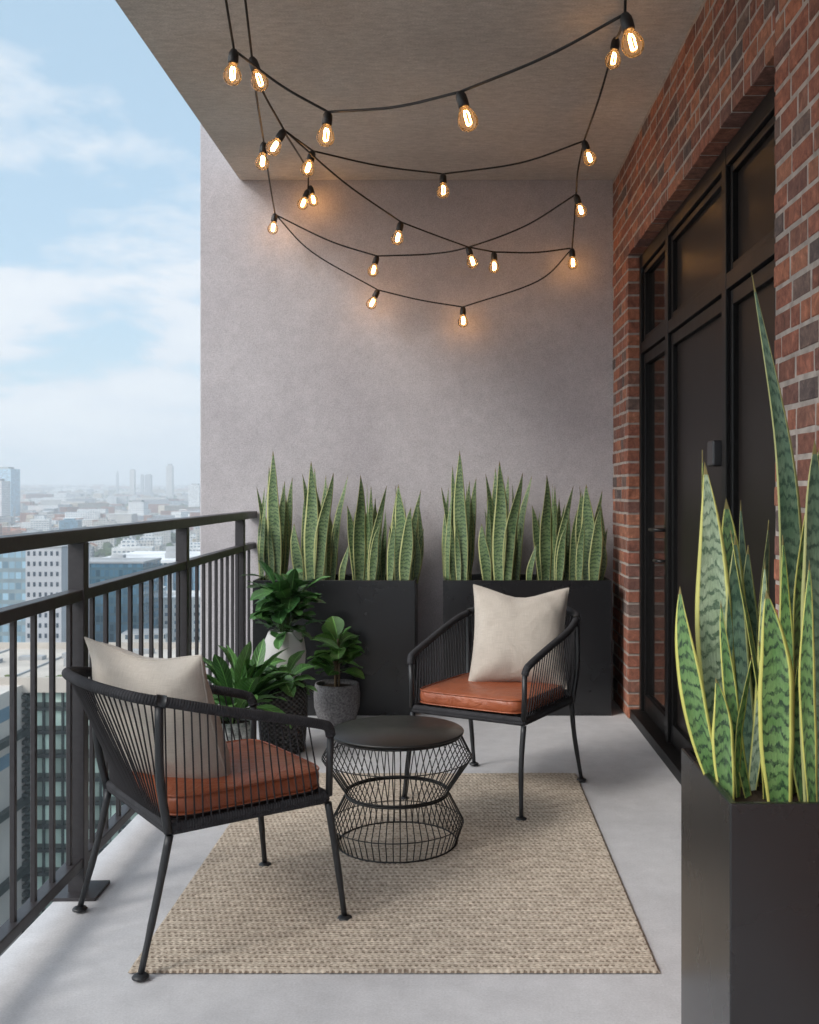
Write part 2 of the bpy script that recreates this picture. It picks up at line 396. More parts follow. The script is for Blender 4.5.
# ------------------------------------------------------------------ railing
rail = thing('balcony_railing', 'dark metal balcony railing with square posts and thin upright bars', 'railing', (-1.17, 3.13, 0))
rail_ang = math.atan2(.05, 2.92)        # slight skew of the rail to the wall
Mr = Matrix.Translation((-1.17, 3.13, 0)) @ Matrix.Rotation(rail_ang, 4, 'Z')
rail.rotation_euler = (0, 0, rail_ang)
y_end = 6.045 - 3.13; y_beg = YB - 3.13 + .03
RX = .025
MB().box(-.028, .028, y_beg, y_end, 1.083, 1.124).build('top_rail', M_rail, rail, bevel=.003)
MB().box(-.021, .021, y_beg, y_end, .903, .938).build('middle_rail', M_rail, rail, bevel=.003)
MB().box(-.021, .021, y_beg, y_end, .082, .114).build('bottom_rail', M_rail, rail, bevel=.003)
SP = 1.27; k0 = -3
for k in range(k0, 3):
    y = k * SP
    for (a, b_) in ((0.008, .080), (.114, .893), (.938, 1.068)): pass
    po = MB().box(-.025, .025, y - .022, y + .022, .008, 1.082).build('post', M_rail, rail, bevel=.003)
    MB().box(-.075, .075, y - .07, y + .07, .0005, .011).box(-.075, -.074, y, y, .0, .0).build('base_plate', M_rail, po, bevel=.003)
bal = None
nb = 9
for k in range(k0, 3):
    for j in range(1, nb + 1):
        y = k * SP + j * SP / (nb + .5) - .01
        if y > y_end - .02 or j == nb + 1: continue
        if k == 2 and y > y_end - .03: continue
        if bal is None:
            bal = MB().box(-.0075, .0075, -.0075, .0075, .110, .906).build('baluster', M_rail, rail, bevel=.002, seg=1); o = bal
        else:
            o = bal.copy(); COL.objects.link(o); o.parent = rail
        o.location = (0, y, 0)

# ------------------------------------------------------------------ rug
def make_rug():
    x0, x1, y0, y1 = -.846, .522, 2.598, 4.43
    dx = .0030
    nx = int((x1 - x0) / dx); ny = int((y1 - y0) / dx)
    X, Y = np.meshgrid(np.linspace(x0, x1, nx), np.linspace(y0, y1, ny))
    rng = np.random.RandomState(2)
    wob = .003 * np.sin(Y * 9 + 1) + .002 * np.sin(X * 13 + Y * 5)
    pr = .0255; pc = .0170                       # braid rows along x, stitches along x
    rr = (Y + wob - y0) / pr; ri = np.floor(rr); rf = rr - ri
    sub = (rf > .5)
    ph = (X - x0) / pc + np.where(ri % 2 == 0, 0, .5) + np.where(sub, (rf - .5), -(rf)) * .9
    st = np.abs(np.sin(np.pi * ph))
    prof = np.abs(np.sin(2 * np.pi * rf)) ** .5
    H = .0050 + .0048 * prof * (.45 + .55 * st ** .6)
    H += rng.rand(*H.shape) * .0006
    edge = np.minimum(np.minimum(X - x0, x1 - X), np.minimum(Y - y0, y1 - Y)); H = np.where(edge < .004, .002, H)
    Z = H + .0015
    V = np.stack([X + .0003 * np.sin(Y * 60 + 2) , Y + .0016 * np.sin(X * 2 * np.pi / pc) , Z], -1).reshape(-1, 3)
    idx = np.arange(nx * ny).reshape(ny, nx)
    Q = np.stack([idx[:-1, :-1], idx[:-1, 1:], idx[1:, 1:], idx[1:, :-1]], -1).reshape(-1, 4)
    me = bpy.data.meshes.new('rug'); me.vertices.add(len(V)); me.vertices.foreach_set('co', V.ravel())
    me.loops.add(Q.size); me.loops.foreach_set('vertex_index', Q.ravel().astype(np.int32))
    me.polygons.add(len(Q)); me.polygons.foreach_set('loop_start', np.arange(0, Q.size, 4).astype(np.int32)); me.polygons.foreach_set('loop_total', np.full(len(Q), 4, np.int32))
    me.update(); me.validate(); me.polygons.foreach_set('use_smooth', np.ones(len(Q), bool))
    # strand identity and tone as an attribute, dark value in the row gaps
    at_ = me.attributes.new('strand', 'FLOAT', 'POINT')
    sid = (np.sin(ri * 12.9898 + np.floor(ph) * 78.233 + sub * 37.7) * 43758.5453) % 1.0
    dark = ((rf < .10) | (rf > .88)) & (st < .80)
    val = np.where(dark, -1.0, sid)
    at_.data.foreach_set('value', val.ravel().astype(np.float32))
    m = Mat('woven_jute'); a = m.n('ShaderNodeAttribute'); a.attribute_name = 'strand'; f = a.outputs['Fac']
    thread = m.ramp(f, [(0, (.435, .37, .30)), (.5, (.50, .43, .355)), (1, (.57, .495, .41))])
    dk = m.math('LESS_THAN', f, -.3)
    c = m.coord('Object', (60, 260, 60)); n = m.noise(c, 1, 4, .7)
    thread = m.mix(1, thread, m.ramp(n, [(.3, (.75,) * 3), (.7, (1.2,) * 3)]), 'MULTIPLY')
    big = m.noise(m.coord(), 2.5, 4); thread = m.mix(1, thread, m.ramp(big, [(.3, (.95,) * 3), (.7, (1.05,) * 3)]), 'MULTIPLY')
    m.set(m.mix(dk, thread, (.20, .155, .12)), .95, .15); m.bump(n, .5, .001)
    me.materials.append(m.m)
    o = bpy.data.objects.new('rug', me); COL.objects.link(o)
    return tag(o, 'beige woven jute rug lying under the round table and chairs', 'rug')
make_rug()

# ------------------------------------------------------------------ chairs
def ring_pts():
    half = [(.254, .240, .535), (.258, .232, .556), (.262, .207, .572), (.268, .06, .612), (.276, -.10, .652), (.268, -.215, .683), (.236, -.312, .706), (.158, -.372, .722), (.082, -.396, .729)]
    P = half + [(0, -.402, .731)] + [(-x, y, z) for x, y, z in half[::-1]]
    return catmull(P, 7)
def poly_at(pts, t):
    L = [0]
    for a, b in zip(pts, pts[1:]): L.append(L[-1] + (b - a).length)
    d = max(0, min(1, t)) * L[-1]
    for i in range(len(pts) - 1):
        if d <= L[i + 1] + 1e-9:
            k = (d - L[i]) / max(1e-9, L[i + 1] - L[i]); return pts[i].lerp(pts[i + 1], k)
    return pts[-1]
def seat_outline(hx, y0, y1, z, rc=.014, n=6):
    P = []
    for cx, cy, a0 in ((hx - rc, y1 - rc, 0), (-hx + rc, y1 - rc, 90), (-hx + rc, y0 + rc, 180), (hx - rc, y0 + rc, 270)):
        for k in range(n + 1):
            a = R(a0 + 90 * k / n); P.append((cx + rc * math.cos(a), cy + rc * math.sin(a), z))
    return P
def make_chair(label, group):
    t = thing('armchair', label, 'armchair', group=group)
    ring = ring_pts(); N = len(ring)
    MB().tube(ring, .0145, 12).build('arm_rail', M_rope, t)
    zs = .362
    out = seat_outline(.2475, -.232, .235, zs)
    sf = MB(); sf.tube(out, .0118, 10, closed=True); sf.tube([Vector(p) - Vector((0, 0, .011)) for p in out], .0105, 8, closed=True)
    sf.build('seat_frame', M_rope, t)
    sb = MB()
    for k in range(13):
        x = -.21 + k * .035; sb.box(x - .012, x + .012, -.225, .228, zs - .004, zs + .002)
    sb.build('seat_webbing', M_cord, t)
    # rear strap position along the ring
    ib = min(range(N // 2), key=lambda i: (ring[i] - Vector((.257, -.257, .693))).length); 
    lf = ib / (N - 1)
    for s in (1, -1):
        rp = ring[ib] if s > 0 else ring[N - 1 - ib]
        MB().tube([(s * .2485, .238, zs), (s * .252, .238, .46), (s * .254, .240, .538)], .0102, 10).build('arm_post', M_frame, t)
        u = MB(); u.tube(catmull([(s * .2495, -.236, zs - .012), (s * .262, -.262, .50), rp + Vector((s * .001, -.004, -.012))], 5), .0112, 10)
        # strap loop round the rail
        tn = (ring[ib + 1] - ring[ib - 1]).normalized(); 
        if s < 0: tn = Vector((-tn.x, tn.y, tn.z))
        q = tn.cross(Vector((0, 0, 1))).normalized(); w_ = q.cross(tn)
        vs = []; n = 14
        for d in (-.0125, .0125):
            for k in range(n):
                a = 2 * math.pi * k / n; vs.append(rp + tn * d + (q * math.cos(a) + w_ * math.sin(a)) * .0172)
        u.add(vs, [(k, (k + 1) % n, n + (k + 1) % n, n + k) for k in range(n)] + [tuple(range(n)), tuple(range(n, 2 * n))[::-1]], smooth=True)
        u.build('back_post', M_frame, t)
        for y, fy, mid in ((.235, .283, None), (-.232, -.312, -.262)):
            P = [(s * .2475, y, zs - .02), (s * .2485, (mid if mid else (y * .5 + fy * .5)), .20), (s * .260, fy, .006)]
            lg = MB().tube(catmull(P, 5), [.0108] * 4 + [.0100] * 4 + [.0085] * 3, 10).build('leg', M_frame, t)
            MB().lathe([(.0, 0), (.021, 0), (.022, .003), (.019, .007), (.011, .011), (.0, .011)], 18, (s * .260, fy, .0005)).build('foot', M_frame, lg)
    # cords
    cd = MB(); rr = random.Random(5)
    L0 = .075                                # ring length fraction where cords start
    def cord(a, b, r=.0024):
        m_ = a.lerp(b, .5) + Vector((rr.uniform(-.001, .001), rr.uniform(-.001, .001), 0)); cd.tube([a, m_, b], r, 5, caps=False)
    ns = 19
    for s in (1, -1):
        for k in range(ns):
            f = (k + .5) / ns
            a = Vector((s * .2475, .222 + (-.222 - .222) * (f ** 1.0), zs))
            i = .055 + (lf - .055) * (k + .3) / ns
            b = poly_at(ring, i if s > 0 else 1 - i); cord(a, b)
    nb_ = 38
    for k in range(nb_):
        f = (k + .5) / nb_; a = Vector((.235 - .47 * f, -.232, zs)); b = poly_at(ring, lf + (1 - 2 * lf) * f); cord(a, b)
    cd.build('cord_backrest', M_cord, t)
    # seat cushion
    def rrect(sc, z, n=11):
        P = []; hx, hy = .241 * sc, .236 * sc; e = 7.5
        for k in range(64):
            a = 2 * math.pi * k / 64; c, s_ = math.cos(a), math.sin(a)
            P.append((hx * math.copysign(abs(c) ** (2 / e), c), hy * math.copysign(abs(s_) ** (2 / e), s_) + .004, z + zs))
        return P
    prof = [(.02, .088), (.3, .0875), (.55, .086), (.75, .083), (.87, .080), (.94, .075), (.985, .068), (1.0, .059), (1.004, .048), (1.0, .034), (.985, .022), (.94, .016), (.8, .014), (.02, .014)]
    vs = []; 
    for sc, z in prof:
        ring_ = rrect(sc, z)
        for (x, y, z_) in ring_:
            dent = -.010 * math.exp(-((x * 4) ** 2 + ((y - .0) * 4) ** 2)) if z > .07 else 0
            wr = .0016 * math.sin(x * 55 + y * 30) * math.exp(-((abs(y) - .2) ** 2) / .004) if z > .05 else 0
            vs.append((x, y, z_ + dent + wr))
    n = 64; fs = [(i * n + k, i * n + (k + 1) % n, (i + 1) * n + (k + 1) % n, (i + 1) * n + k) for i in range(len(prof) - 1) for k in range(n)]
    fs = [f[::-1] for f in fs]
    cu = MB().add(vs, fs + [tuple(range(n)), tuple(range((len(prof) - 1) * n, len(prof) * n))[::-1]], smooth=True).build('seat_cushion', M_leather, t)
    pp = MB(); 
    for sc, z in ((.996, .070), (.996, .022)): pp.tube([Vector(p) for p in rrect(sc, z)], .0030, 6, closed=True)
    pp.build('piping', M_leather, cu)
    return t
ch1 = make_chair('nearer black cord armchair beside the railing, its tan seat facing away', 'armchairs on the balcony')
ch1.location = (-.706, 2.962, .0); ch1.rotation_euler = (0, 0, math.atan2(-.804, .595))
ch2 = copy_tree(ch1); ch2['label'] = 'farther black cord armchair facing us in front of the right wall planter'
ch2.location = (.152, 4.178, .0); ch2.rotation_euler = (0, 0, math.atan2(.487, -.873))
# feet that stand on the rug are 8 mm higher than the floor: chairs rest with a 4 mm mean
for c in (ch1, ch2): c.location.z = .006

def make_pillow(name, label, W, H, T, seed, chop=.0, curl=0.0):
    n = 34; rr = random.Random(seed); vs = []; fs = []; uv = []
    ph = [rr.uniform(0, 6) for _ in range(6)]
    def pt(u, v, side):
        x = W / 2 * (u * (1 - .085 * (1 - v * v) * abs(u) ** 1.5)); y = H / 2 * (v * (1 - .085 * (1 - u * u) * abs(v) ** 1.5))
        if v > 0: y -= chop * H * v ** 3 * math.exp(-(u * 1.7) ** 2)
        e = max(0, 1 - abs(u) ** 2.6) ** .62 * max(0, 1 - abs(v) ** 2.6) ** .62
        z = T / 2 * e
        if v > 0: z *= 1 - .25 * v * math.exp(-(u * 1.5) ** 2)
        z *= 1.08 - .18 * v
        wr = (math.sin(u * 9 + v * 4 + ph[0]) * .004 + math.sin(v * 13 - u * 6 + ph[1]) * .003) * (1 - e) * min(1, e * 4)
        cr = .006 * math.sin(math.atan2(v, u) * 9 + ph[2]) * (abs(u * v)) * min(1, e * 3)
        z = side * (z + wr + cr) + curl * (u * u * .5 + v * v * .2)
        return (x, y, z)
    for side in (1, -1):
        b = len(vs)
        for j in range(n + 1):
            for i in range(n + 1):
                u = math.sin((i / n * 2 - 1) * math.pi / 2 * .97) / math.sin(math.pi / 2 * .97); v = math.sin((j / n * 2 - 1) * math.pi / 2 * .97) / math.sin(math.pi / 2 * .97)
                vs.append(pt(u, v, side))
        for j in range(n):
            for i in range(n):
                q = (b + j * (n + 1) + i, b + j * (n + 1) + i + 1, b + (j + 1) * (n + 1) + i + 1, b + (j + 1) * (n + 1) + i)
                c = [(i / n, j / n), ((i + 1) / n, j / n), ((i + 1) / n, (j + 1) / n), (i / n, (j + 1) / n)]
                fs.append(q if side > 0 else q[::-1]); uv.append(c if side > 0 else c[::-1])
    mb_ = MB().add(vs, fs, uv, True)
    edge = [pt(math.sin(a_), -1, 0) for a_ in np.linspace(-1.57, 1.57, 14)]
    P = [pt(math.sin(a_), -1, 0) for a_ in np.linspace(-1.57, 1.57, 16)][:-1] + [pt(1, math.sin(a_), 0) for a_ in np.linspace(-1.57, 1.57, 16)][:-1] \
        + [pt(-math.sin(a_), 1, 0) for a_ in np.linspace(-1.57, 1.57, 16)][:-1] + [pt(-1, -math.sin(a_), 0) for a_ in np.linspace(-1.57, 1.57, 16)][:-1]
    mb_.tube(P, .0028, 6, closed=True)
    o = mb_.build(name, M_linen); me = o.data
    return tag(o, label, 'cushion', 'linen cushions on the armchairs')
def frame_from(tl, tr, bl):
    x = (tr - tl); y = (tl - bl); c = (tr + bl) / 2
    xn = x.normalized(); yn = (y - xn * y.dot(xn)).normalized(); zn = xn.cross(yn)
    M = Matrix((xn, yn, zn)).transposed().to_4x4(); M.translation = c
    return M
p2 = make_pillow('throw_pillow', 'oatmeal linen cushion upright on the far armchair, its front in view', .41, .43, .18, 4, .085)
p2.matrix_world = frame_from(at(481, 586, 4.37), at(568, 589, 4.33), at(469, 683, 4.24))
p1 = make_pillow('throw_pillow', 'oatmeal linen cushion in the near armchair, seen from behind through cords', .44, .43, .20, 9, .06)
p1.matrix_world = frame_from(Vector((-1.098, 2.935, .800)), Vector((-.720, 2.732, .782)), Vector((-.978, 3.018, .437)))

# ------------------------------------------------------------------ wire table
tb = thing('side_table', 'low round black side table with hourglass wire base on the rug', 'side table', (-.21, 3.555, .008))
ht = .395
MB().lathe([(0, ht - .012), (.226, ht - .012), (.233, ht - .009), (.2345, ht - .003), (.231, ht), (0, ht)], 72).build('table_top', M_blackmetal, tb)
prof = [(.222, ht - .014), (.262, .303), (.178, .180), (.233, .075), (.208, .004)]
wr = MB(); nw = 60
for k in range(nw):
    a = 2 * math.pi * k / nw; c, s_ = math.cos(a), math.sin(a)
    wr.tube([(r * c, r * s_, z) for r, z in prof], .0020, 5)
wr.build('wire_cage', M_blackmetal, tb)
def hoop(r, z, th, name):
    MB().tube([(r * math.cos(2 * math.pi * k / 72), r * math.sin(2 * math.pi * k / 72), z) for k in range(72)], th, 7, closed=True).build(name, M_blackmetal, tb)
hoop(.262, .303, .0019, 'upper_hoop'); hoop(.179, .1815, .0036, 'waist_hoop'); hoop(.179, .1745, .0036, 'waist_hoop'); hoop(.233, .075, .0019, 'lower_hoop'); hoop(.208, .004, .0032, 'base_hoop'); hoop(.222, ht - .016, .004, 'top_hoop')

# ------------------------------------------------------------------ planters and snake plants
def planter(x0, x1, y0, y1, h, label, group='tall black planters'):
    t = thing('planter', label, 'planter', ((x0 + x1) / 2, (y0 + y1) / 2, 0), group=group)
    hx, hy = (x1 - x0) / 2, (y1 - y0) / 2; w_ = .012; e = .06
    b = MB(); o = [(-hx, -hy), (hx, -hy), (hx, hy), (-hx, hy)]; i_ = [(-hx + w_, -hy + w_), (hx - w_, -hy + w_), (hx - w_, hy - w_), (-hx + w_, hy - w_)]
    vs = [(x, y, .001) for x, y in o] + [(x, y, h) for x, y in o] + [(x, y, h) for x, y in i_] + [(x, y, h - e * 2) for x, y in i_]
    fs = [(3, 2, 1, 0)]
    for k in range(4):
        k2 = (k + 1) % 4; fs += [(k, k2, 4 + k2, 4 + k), (4 + k, 4 + k2, 8 + k2, 8 + k), (8 + k, 8 + k2, 12 + k2, 12 + k)]
    fs.append((12, 13, 14, 15))
    b.add(vs, fs); b.build('planter_box', M_planter, t, bevel=.0025)
    g = MB(); nx, ny = 24, 10; r = random.Random(1); vs = []
    for j in range(ny + 1):
        for i in range(nx + 1): vs.append((-hx + w_ + .001 + (2 * hx - 2 * w_ - .002) * i / nx, -hy + w_ + .001 + (2 * hy - 2 * w_ - .002) * j / ny, h - .035 + r.uniform(-.006, .006)))
    g.add(vs, [(j * (nx + 1) + i, j * (nx + 1) + i + 1, (j + 1) * (nx + 1) + i + 1, (j + 1) * (nx + 1) + i) for j in range(ny) for i in range(nx)]).build('soil', M_soil, t)
    return t
HP = .749
planter(-1.13, -.232, 5.60, 6.02, HP, 'black planter against the grey wall behind the leafy potted plants')
planter(-.077, .855, 5.60, 6.02, HP, 'black planter against the grey wall behind the far armchair')
planter(.428, .905, 1.588, 1.936, HP, 'tall black planter in the near right corner beside the brick wall')

def snake_leaf(base, tip, width, depth_bow=0.0, side_bow=0.0, twist0=0.0, twist1=0.0, mat=M_snake, parent=None, org=None, wbase=.62, fold=.28, th=.0035, peak=.45, blunt=1.9, roll=0.0):
    """blade from base to tip; its axis bows sideways/back, its section is a shallow gutter"""
    org = org or Vector((0, 0, 0)); b = Vector(base); t = Vector(tip); L = (t - b).length; n = 26; m_ = 4
    vs = []; fs = []; uv = []; rows = []
    side = Vector((1, 0, 0)); back = Vector((0, 1, 0))
    K = 2 * m_ * 2
    for i in range(n + 1):
        q = i / n
        c = b.lerp(t, q) + side * (side_bow * math.sin(math.pi * q) + width * .09 * math.sin(q * 7.3 + tip[0] * 90) * q) + back * (depth_bow * math.sin(math.pi * q))
        w_ = wbase + (1 - wbase) * math.sin(min(1, q / peak) * math.pi / 2)
        if q > peak: w_ *= max(0.012, 1 - ((q - peak) / (1 - peak)) ** blunt)
        w_ *= width / 2
        a = roll + twist0 + (twist1 - twist0) * q
        ax = Vector((math.cos(a), math.sin(a), 0)); nn = Vector((-math.sin(a), math.cos(a), 0))
        ring = []
        for k in range(2 * m_ + 1):
            u = -1 + k / m_; ring.append((u, 1))
        for k in range(2 * m_ - 1, 0, -1):
            u = -1 + k / m_; ring.append((u, -1))
        rw = []
        for (u, sd) in ring:
            gut = fold * w_ * (u * u) * (1 - .4 * q)
            wav = .05 * w_ * math.sin(q * 21 + u) * abs(u)
            p = c + ax * (u * w_) - nn * (gut + wav) + nn * (sd * th * .5 * (1 - u * u) * (1 - q * .6))
            rw.append(p - org); 
        rows.append((rw, q * L, ring))
        vs += rw
    K = len(rows[0][0])
    for i in range(n):
        for k in range(K):
            k2 = (k + 1) % K
            fs.append((i * K + k, (i + 1) * K + k, (i + 1) * K + k2, i * K + k2))
            u0, u1 = rows[0][2][k][0], rows[0][2][k2][0]
            uv.append([(u0, rows[i][1]), (u0, rows[i + 1][1]), (u1, rows[i + 1][1]), (u1, rows[i][1])])
    mb_ = MB().add(vs, fs, uv, True)
    tipn = 1
    for i in range((n - tipn) * K, n * K): mb_.mi[i] = 1
    return mb_.build('leaf', [mat, M_tip], parent)

def cr(x, y): return 430 + x / 4.311, 440 + y / 4.311      # measured from an enlargement of the photo
clusters = [
    (105, [(50, 200, 100, 26, .06), (100, 110, 108, 30, .10), (122, 45, 142, 50, -.03), (168, 175, 152, 34, .04), (203, 160, 165, 34, .08), (113, 345, 125, 22, -.05)]),
    (300, [(220, 360, 248, 42, -.03), (240, 145, 275, 34, .06), (278, 118, 288, 36, .12), (305, 90, 298, 52, -.04), (335, 150, 312, 34, .08), (398, 140, 332, 46, -.05), (437, 150, 372, 34, .05), (348, 300, 350, 34, .1)]),
    (520, [(435, 280, 482, 40, .05), (502, 150, 497, 50, -.02), (525, 310, 525, 30, .03), (560, 250, 545, 30, .09), (622, 195, 548, 32, -.04), (460, 450, 425, 24, -.06), (592, 355, 556, 32, -.07), (600, 300, 590, 26, .11)]),
    (690, [(632, 300, 612, 30, .08), (645, 230, 662, 44, .03), (680, 190, 683, 58, -.03), (740, 215, 700, 30, .09), (740, 290, 706, 48, -.06), (768, 380, 722, 28, .05), (660, 330, 640, 28, -.05)]),
]
DXC = -185.5 / F * 5.82
names_r = ['snake plant at the left end of the right wall planter, five spaced blades',
           'bushy snake plant second from the left in the right wall planter',
           'snake plant third from the left in the right wall planter, one straight tall blade',
           'snake plant in the right wall planter closest to the brick pier']
names_l = ['snake plant closest to the railing in the left wall planter, tallest blade there',
           'bushy snake plant second from the railing in the left wall planter',
           'snake plant third from the railing in the left wall planter, one straight tall blade',
           'snake plant at the right end of the left wall planter, broad blunt blades']
rs = random.Random(11)
for i, (cx, leaves) in enumerate(clusters):
    cpx, _ = cr(cx, 0); o0 = at(cpx, 580, 5.82); o0.z = HP - .035
    t = thing('snake_plant', names_r[i], 'snake plant', o0, group='snake plants in the two wall planters')
    for (tx, ty, bx, w_, dy) in leaves:
        px, py = cr(tx, ty); bpx, _ = cr(bx, 0)
        y0 = 5.80 + max(-.11, min(.11, dy)); tip = at(px, py, y0 + dy * .25)
        base = at(bpx, 580, y0); base.z = HP - .045
        W = w_ / 4.311 * y0 / F * 1.22
        bow = (bx - tx) * .0003 * (1 if abs(bx - tx) > 30 else .3)
        a0 = rs.uniform(-.35, .35)
        snake_leaf(base, tip, W, rs.uniform(-.01, .02), bow, a0, a0 + rs.uniform(-.7, .7), M_snake, t, o0, peak=.40, blunt=1.85)
    for k in range(14):
        bx = cx + rs.uniform(-62, 40 if i == 3 else 62); tx = bx + rs.uniform(-26, 26); bpx, _ = cr(bx, 0); px, py = cr(tx, rs.uniform(170, 430)); y0 = 5.84 + rs.uniform(-.02, .10)
        tip = at(px, py, y0); base = at(bpx, 580, y0); base.z = HP - .045; a0 = rs.uniform(-.9, .9)
        snake_leaf(base, tip, rs.uniform(.028, .046), rs.uniform(-.01, .02), rs.uniform(-.022, .022), a0, a0 + rs.uniform(-.6, .6), M_snake, t, o0, peak=.40, blunt=1.7)
    c = copy_tree(t); c.location = o0 + Vector((DXC, 0, 0)); c['label'] = names_l[i]; c.rotation_euler = (0, 0, R((4, -3, 5, -4)[i]))

# front right planter plants   (tip px,py, base px, width px, y depth, depth bow, side bow, twist0, twist1, mat)
def front(label, ox, rows):
    o0 = Vector((ox, 1.74, HP - .035)); t = thing('snake_plant', label, 'snake plant', o0, group='snake plants in the near planter')
    for (tx, ty, bx, w_, y0, db, sb, t0, t1, mat, pk, bl) in rows:
        tip = at(tx, ty, y0 + .02); base = at(bx, 803, y0); base.z = HP - .045
        snake_leaf(base, tip, w_ * y0 / F, db, sb * y0 / F, t0, t1, mat, t, o0, wbase=.6, fold=.35, th=.005, peak=pk, blunt=bl)
G, Pm, D = M_snake_front, M_snake_pale, M_snake_dark
front('snake plant at the left end of the near planter, one short blade leaning outward', .49, [
    (682, 586, 720, 25, 1.76, 0, -10, .1, -.5, G, .5, 1.7),
    (706, 462, 729, 38, 1.80, .01, -3, .1, -.2, Pm, .45, 1.8),
    (703, 450, 726, 15, 1.83, .02, -6, .9, .5, G, .4, 1.3),
    (716, 678, 727, 22, 1.72, 0, 1, -.2, .1, G, .5, 1.9),
    (752, 655, 737, 13, 1.74, 0, -6, .9, .6, G, .5, 1.5),
    (712, 560, 724, 20, 1.86, .01, 4, -.5, .2, D, .5, 1.7), (742, 600, 735, 22, 1.80, .0, -3, .3, -.2, D, .5, 1.8), (728, 640, 741, 18, 1.84, .0, 4, -.7, -.2, G, .5, 1.6)])
front('snake plant in the middle of the near planter with a very tall curved blade', .58, [
    (724, 498, 741, 24, 1.84, .0, 5, .3, -.3, G, .6, 2.6),
    (733, 535, 752, 24, 1.80, .0, -4, -.3, .2, D, .55, 2.0),
    (730, 530, 766, 12, 1.77, .0, 6, 1.0, .9, G, .5, 1.6),
    (750, 545, 757, 24, 1.83, .01, -3, .3, .1, D, .5, 1.8),
    (767, 520, 772, 20, 1.83, .02, -3, .2, .7, D, .5, 1.7),
    (769, 590, 779, 37, 1.68, -.01, -2, 0, .05, G, .5, 2.1),
    (754, 272, 778, 29, 1.79, .01, 24, .5, -.15, D, .42, 1.15),
    (795, 560, 790, 22, 1.83, .01, 2, -.6, .3, D, .5, 1.7),
    (745, 575, 760, 22, 1.88, .01, -4, .6, .1, G, .5, 1.8), (789, 470, 792, 18, 1.87, .01, 5, -.7, -.3, D, .5, 1.5), (760, 640, 766, 20, 1.73, 0, 3, .5, .2, G, .5, 1.7), (722, 600, 748, 15, 1.75, 0, -5, .5, -.2, G, .5, 1.6), (781, 535, 786, 17, 1.74, .01, 6, -.5, .2, G, .5, 1.5), (742, 500, 762, 16, 1.86, .01, -4, .2, -.3, D, .45, 1.5), (765, 560, 752, 15, 1.78, .0, 5, -.8, -.1, Pm, .5, 1.6), (803, 610, 792, 20, 1.76, 0, -6, .8, .4, G, .5, 1.6)])
front('snake plant at the right end of the near planter, broad dark blades', .67, [
    (818, 440, 816, 44, 1.68, .0, 0, 0, .2, D, .5, 1.8),
    (819, 440, 800, 22, 1.75, .0, -10, .7, .2, G, .5, 1.5), (808, 560, 812, 18, 1.63, .0, -3, .4, -.2, G, .5, 1.6), (797, 660, 806, 17, 1.70, .0, -4, -.5, .3, G, .5, 1.7),
    (800, 520, 803, 30, 1.80, .02, 0, -.4, .2, D, .5, 1.8),
    (850, 380, 842, 40, 1.74, .0, 2, .2, -.2, Pm, .5, 1.8),
    (874, 470, 862, 36, 1.70, .0, 2, .2, -.2, G, .5, 1.8)])

# ------------------------------------------------------------------ broad leafed plants
def leaf_geo(mb_, base, dirv, L, W, droop=.5, rollv=0.0, cup=.25, r=random):
    d = Vector(dirv).normalized(); side = d.cross(Vector((0, 0, 1)))
    if side.length < .05: side = Vector((1, 0, 0))
    side.normalize(); up = side.cross(d).normalized()
    side = (Matrix.Rotation(rollv, 3, d) @ side); up = (Matrix.Rotation(rollv, 3, d) @ up)
    n, m_ = 9, 3; vs = []; c = Vector(base); uvr = []
    step = L / n; dd = d.copy(); th = .0008
    ph = r.uniform(0, 6)
    for i in range(n + 1):
        q = i / n
        w_ = W / 2 * (math.sin(math.pi * min(1, q * 1.01) ** 1.45) ** .62 if 0 < q < 1 else .03)
        if q < .12: w_ = W * .05
        for k in range(2 * m_ + 1):
            u = -1 + k / m_
            vs.append(c + side * (u * w_) + up * (cup * w_ * abs(u) ** 1.3 + .06 * w_ * math.sin(q * 17 + ph + u) * abs(u)))
            uvr.append((u, q))
        dd = (dd + Vector((0, 0, -1)) * droop / n).normalized(); up = side.cross(dd).normalized()
        c = c + dd * step
    K = 2 * m_ + 1; fs = []; uv = []
    for i in range(n):
        for k in range(K - 1):
            f = (i * K + k, i * K + k + 1, (i + 1) * K + k + 1, (i + 1) * K + k); fs.append(f); uv.append([uvr[x] for x in f])
    mb_.add(vs, fs, uv, True)

